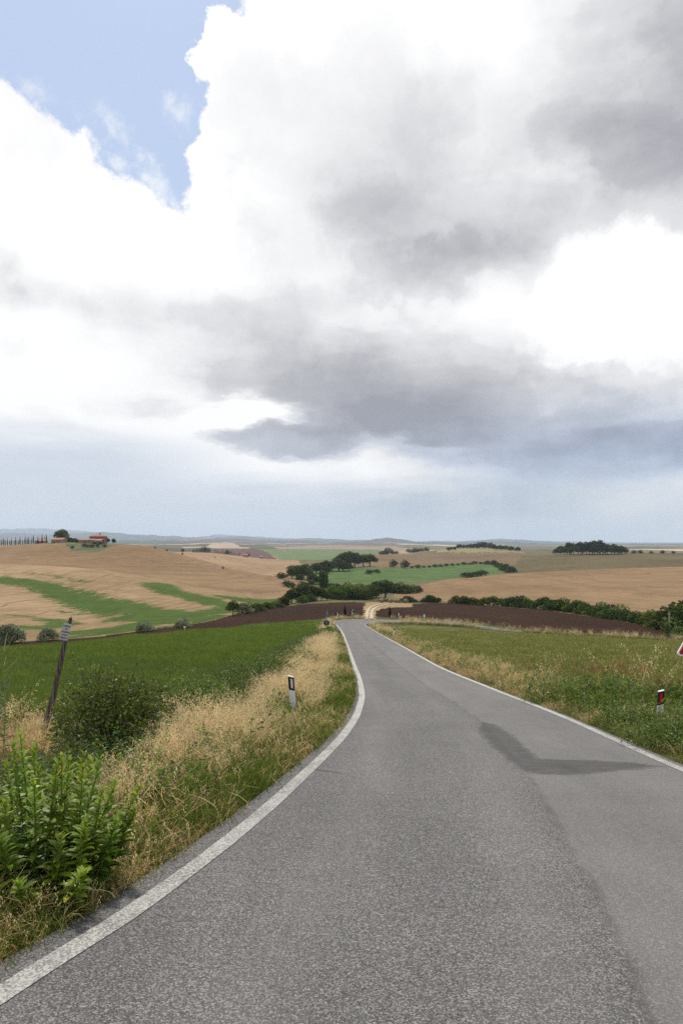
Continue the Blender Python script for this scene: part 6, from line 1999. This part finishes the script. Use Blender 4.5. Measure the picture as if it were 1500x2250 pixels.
def build_ruts():
    track = bpy.data.objects['straw_track']
    m = mat_plain('pale_rut', (0.42, 0.35, 0.25), 0.95, 0.05, 0.2, 0.8)
    for a, b, w in [([(805, 128), (806, 150), (808, 175), (815, 200), (826, 222), (838, 240)], 0, 0.75), ([(816, 128), (815.5, 150), (818, 175), (826, 196), (838, 216), (852, 232)], 0, 0.75)]:
        p = plan(a)
        q = pchip(np.arange(len(p)), p, np.linspace(0, len(p) - 1, 40))
        t = np.gradient(q, axis=0)
        n = np.stack([-t[:, 1], t[:, 0]], -1)
        n /= np.linalg.norm(n, axis=1)[:, None]
        jag = 1 + 0.5 * hash_noise(q[:, 0] * 3, q[:, 1], 5, 8)[:, None]
        l, r = q + n * w / 2 * jag, q - n * w / 2 * jag
        V = np.stack([l, q, r], 1).reshape(-1, 2)
        z = ground_z(V[:, 0], V[:, 1], True) + 0.10
        ii = np.arange(len(V)).reshape(-1, 3)
        F = np.stack([ii[:-1, 1:], ii[:-1, :-1], ii[1:, :-1], ii[1:, 1:]], -1).reshape(-1, 4)
        link('wheel_rut', mesh_np('wheel_rut', np.concatenate([V, z[:, None]], 1), F, m, True), track)


build_ruts()


# ------------------------------------------------------------------ buildings
def mat_masonry(name, c, joint):
    m, g, out = new_mat(name)
    co = objco(g)
    st = g.sep(g.voro(co, 2.2, 'F1', True))[0]
    n = g.noise(co, 0.6, 5)
    col = g.mix(g.rng(st, 0, 1, 0, 1, False), tuple(x * 0.75 for x in c), tuple(x * 1.2 for x in c))
    col = g.mix(g.m('MULTIPLY', g.rng(n, 0.4, 0.7), 0.4), col, joint)
    principled(g, out, col, 0.9, 0.1, st, 0.4, 0.05)
    return m


M_STONE = mat_masonry('pink_stone', (0.30, 0.215, 0.165), (0.24, 0.18, 0.145))
M_BRICK = mat_masonry('red_plaster', (0.25, 0.125, 0.10), (0.21, 0.12, 0.095))
M_ROOF = mat_masonry('terracotta_tiles', (0.34, 0.185, 0.15), (0.29, 0.18, 0.15))
M_PANE = mat_plain('dark_window', (0.018, 0.018, 0.022), 0.15, 0.5, 0.1, 3)
M_TRIM = mat_plain('stone_trim', (0.42, 0.33, 0.26), 0.9)


def wall_box(o, x0, x1, y0, y1, z1, mat, z0=-1.5):
    return MB().box(x0, x1, y0, y1, z0, z1).build('wall', mat, o)


def window(o, xc, zc, w, h, y, name='window'):
    f = MB().box(xc - w / 2 - .12, xc + w / 2 + .12, y - .06, y + .1, zc - h / 2 - .12, zc - h / 2).box(xc - w / 2 - .12, xc + w / 2 + .12, y - .05, y + .1, zc + h / 2, zc + h / 2 + .12).build(name, M_TRIM, o)
    MB().box(xc - w / 2, xc + w / 2, y - .03, y + .08, zc - h / 2, zc + h / 2).build('pane', M_PANE, f)
    return f


def roof_gable(o, x0, x1, y0, y1, z, rise, over=0.4, hip=0.0):
    x0, x1, y0, y1 = x0 - over, x1 + over, y0 - over, y1 + over
    ym = (y0 + y1) / 2
    t = 0.22
    vs = [(x0, y0, z), (x1, y0, z), (x1, y1, z), (x0, y1, z), (x0 + hip, ym, z + rise), (x1 - hip, ym, z + rise)]
    b = MB().add(vs + [(x, y, q - t) for x, y, q in vs[:4]],
                 [(0, 1, 5, 4), (2, 3, 4, 5), (1, 2, 5), (3, 0, 4), (9, 8, 7, 6), (0, 6, 7, 1), (1, 7, 8, 2), (2, 8, 9, 3), (3, 9, 6, 0)])
    return b.build('roof', M_ROOF, o)


def roof_shed(o, x0, x1, y0, y1, z_front, z_back, over=0.35):
    x0, x1, y0 = x0 - over, x1 + over, y0 - over
    vs = [(x0, y0, z_front), (x1, y0, z_front), (x1, y1, z_back), (x0, y1, z_back)]
    return MB().add(vs + [(x, y, z - .2) for x, y, z in vs], [(0, 1, 2, 3), (7, 6, 5, 4), (0, 4, 5, 1), (1, 5, 6, 2), (2, 6, 7, 3), (3, 7, 4, 0)]).build('roof', M_ROOF, o)


def build_houses():
    d = 572.0
    s = d / FOC
    # main farmhouse
    x = X(192, d)
    gz = float(ground_z(X(200, d), d)[0]) - 0.3
    o = empty('farmhouse', (x, d, gz))
    e = lambda px: X(px, d) - x
    wall_box(o, e(193), e(225.5), 4, 12, 6.2, M_BRICK)
    r = roof_gable(o, e(193), e(225.5), 4, 12, 6.2, 1.8, 0.5, 3.2)
    MB().box(e(212), e(214), 7, 8, 6.9, 9.2).build('chimney', M_STONE, r)
    wall_box(o, e(174), e(208), -1, 3.98, 3.1, M_STONE)
    roof_shed(o, e(174), e(208), -1, 3.97, 3.15, 4.5)
    wall_box(o, e(211.5), e(225.5), -4, 0.5, 2.6, M_STONE)
    roof_shed(o, e(211.5), e(225.5), -4, 3.97, 2.65, 4.2)
    for p in (180, 184.5, 195, 199):
        window(o, e(p), 1.75, 0.9, 1.2, -1)
    for p in (199, 206, 214, 221):
        window(o, e(p), 5.2, 0.9, 1.1, 4)
    window(o, e(189), 1.2, 1.1, 2.3, -1, 'door')
    window(o, e(218), 1.3, 1.1, 1.6, -4, 'door')
    tag(o, 'long pink-red farmhouse with terracotta roofs on the left hilltop', 'farmhouse')
    # barn
    d = 578.0
    x = X(113, d)
    o = empty('barn', (x, d, float(ground_z(X(127, d), d)[0]) - 0.2), math.radians(-12))
    wall_box(o, 0, 10.6, 0, 7, 3.0, M_STONE)
    MB().prism([(0, 3.0), (7, 3.0), (3.5, 4.5)], -0.15, 0.15)
    g1 = MB().add([(10.6, 0, 3.0), (10.6, 7, 3.0), (10.6, 3.5, 4.45), (10.3, 0, 3.0), (10.3, 7, 3.0), (10.3, 3.5, 4.45)], [(0, 1, 2), (5, 4, 3), (0, 3, 4, 1), (1, 4, 5, 2), (2, 5, 3, 0)]).build('gable', M_STONE, o)
    g2 = MB().add([(0, 0, 3.0), (0, 7, 3.0), (0, 3.5, 4.45), (.3, 0, 3.0), (.3, 7, 3.0), (.3, 3.5, 4.45)], [(2, 1, 0), (3, 4, 5), (1, 4, 3, 0), (2, 5, 4, 1), (0, 3, 5, 2)]).build('gable', M_STONE, o)
    roof_gable(o, 0, 10.6, 0, 7, 3.12, 1.55, 0.45)
    window(o, 2.8, 0.9, 1.7, 1.5, 0, 'door')
    window(o, 5.2, 1.7, 0.7, 1.0, 0)
    window(o, 7.2, 1.7, 0.9, 1.1, 0)
    tag(o, 'low pink stone barn with gabled red roof left of the farmhouse', 'barn')
    # house half sunk behind the skyline
    d = 648.0
    x = X(78, d)
    o = empty('hidden_house', (x, d, float(ground_z(x, d)[0]) - 0.3))
    wall_box(o, 0, 9, 0, 7, 3.6, M_STONE)
    roof_gable(o, 0, 9, 0, 7, 3.6, 1.7, 0.5, 2.5)
    window(o, 3, 2.0, 1.0, 1.1, 0)
    window(o, 6, 2.0, 1.0, 1.1, 0)
    tag(o, 'red-roofed house half hidden beside the cypress avenue', 'house')
    # far farm among cypresses
    for nm, px, d, w, lab in [('far_farmhouse', 534, 1092, 8, 'tiny far farmhouse at the end of the cypress row'), ('far_farmhouse', 322, 1300, 14, 'tiny pinkish farmhouse on the skyline beyond the tan hill'), ('far_farmhouse', 571, 1110, 5, 'tiny white shed below the fallow field'), ('far_farmhouse', 905, 1262, 9, 'tiny house among trees on the far ridge')]:
        x = X(px, d)
        o = empty(nm, (x, d, float(ground_z(x, d)[0]) - 0.2), 0.2)
        wall_box(o, 0, w, 0, 6, 3.2, M_STONE)
        roof_gable(o, 0, w, 0, 6, 3.2, 1.5, 0.4)
        window(o, w * 0.35, 1.7, 0.9, 1.2, 0)
        window(o, w * 0.7, 1.7, 0.9, 1.2, 0)
        tag(o, lab, 'farmhouse')


build_houses()


# ------------------------------------------------------------------ the hazy air
def build_haze():
    m = bpy.data.materials.new('hazy_air')
    m.use_nodes = True
    m.node_tree.nodes.clear()
    g = G(m.node_tree)
    out = g.n.new('ShaderNodeOutputMaterial')
    v = g.n.new('ShaderNodeVolumePrincipled')
    v.inputs['Color'].default_value = (0.68, 0.81, 1.0, 1)
    v.inputs['Density'].default_value = 6.5e-5
    v.inputs['Anisotropy'].default_value = 0.2
    g.l.new(v.outputs[0], out.inputs['Volume'])
    lo = float(min(GZ.min(), -40)) - 1.0 - 1.0
    hi = float(GZ.max()) + 20.0
    o = MB().box(-40500, 40500, -700, 24900, lo, hi).build('haze', m)
    tag(o, 'thin bluish summer haze over the whole valley', 'haze', kind='stuff')


build_haze()
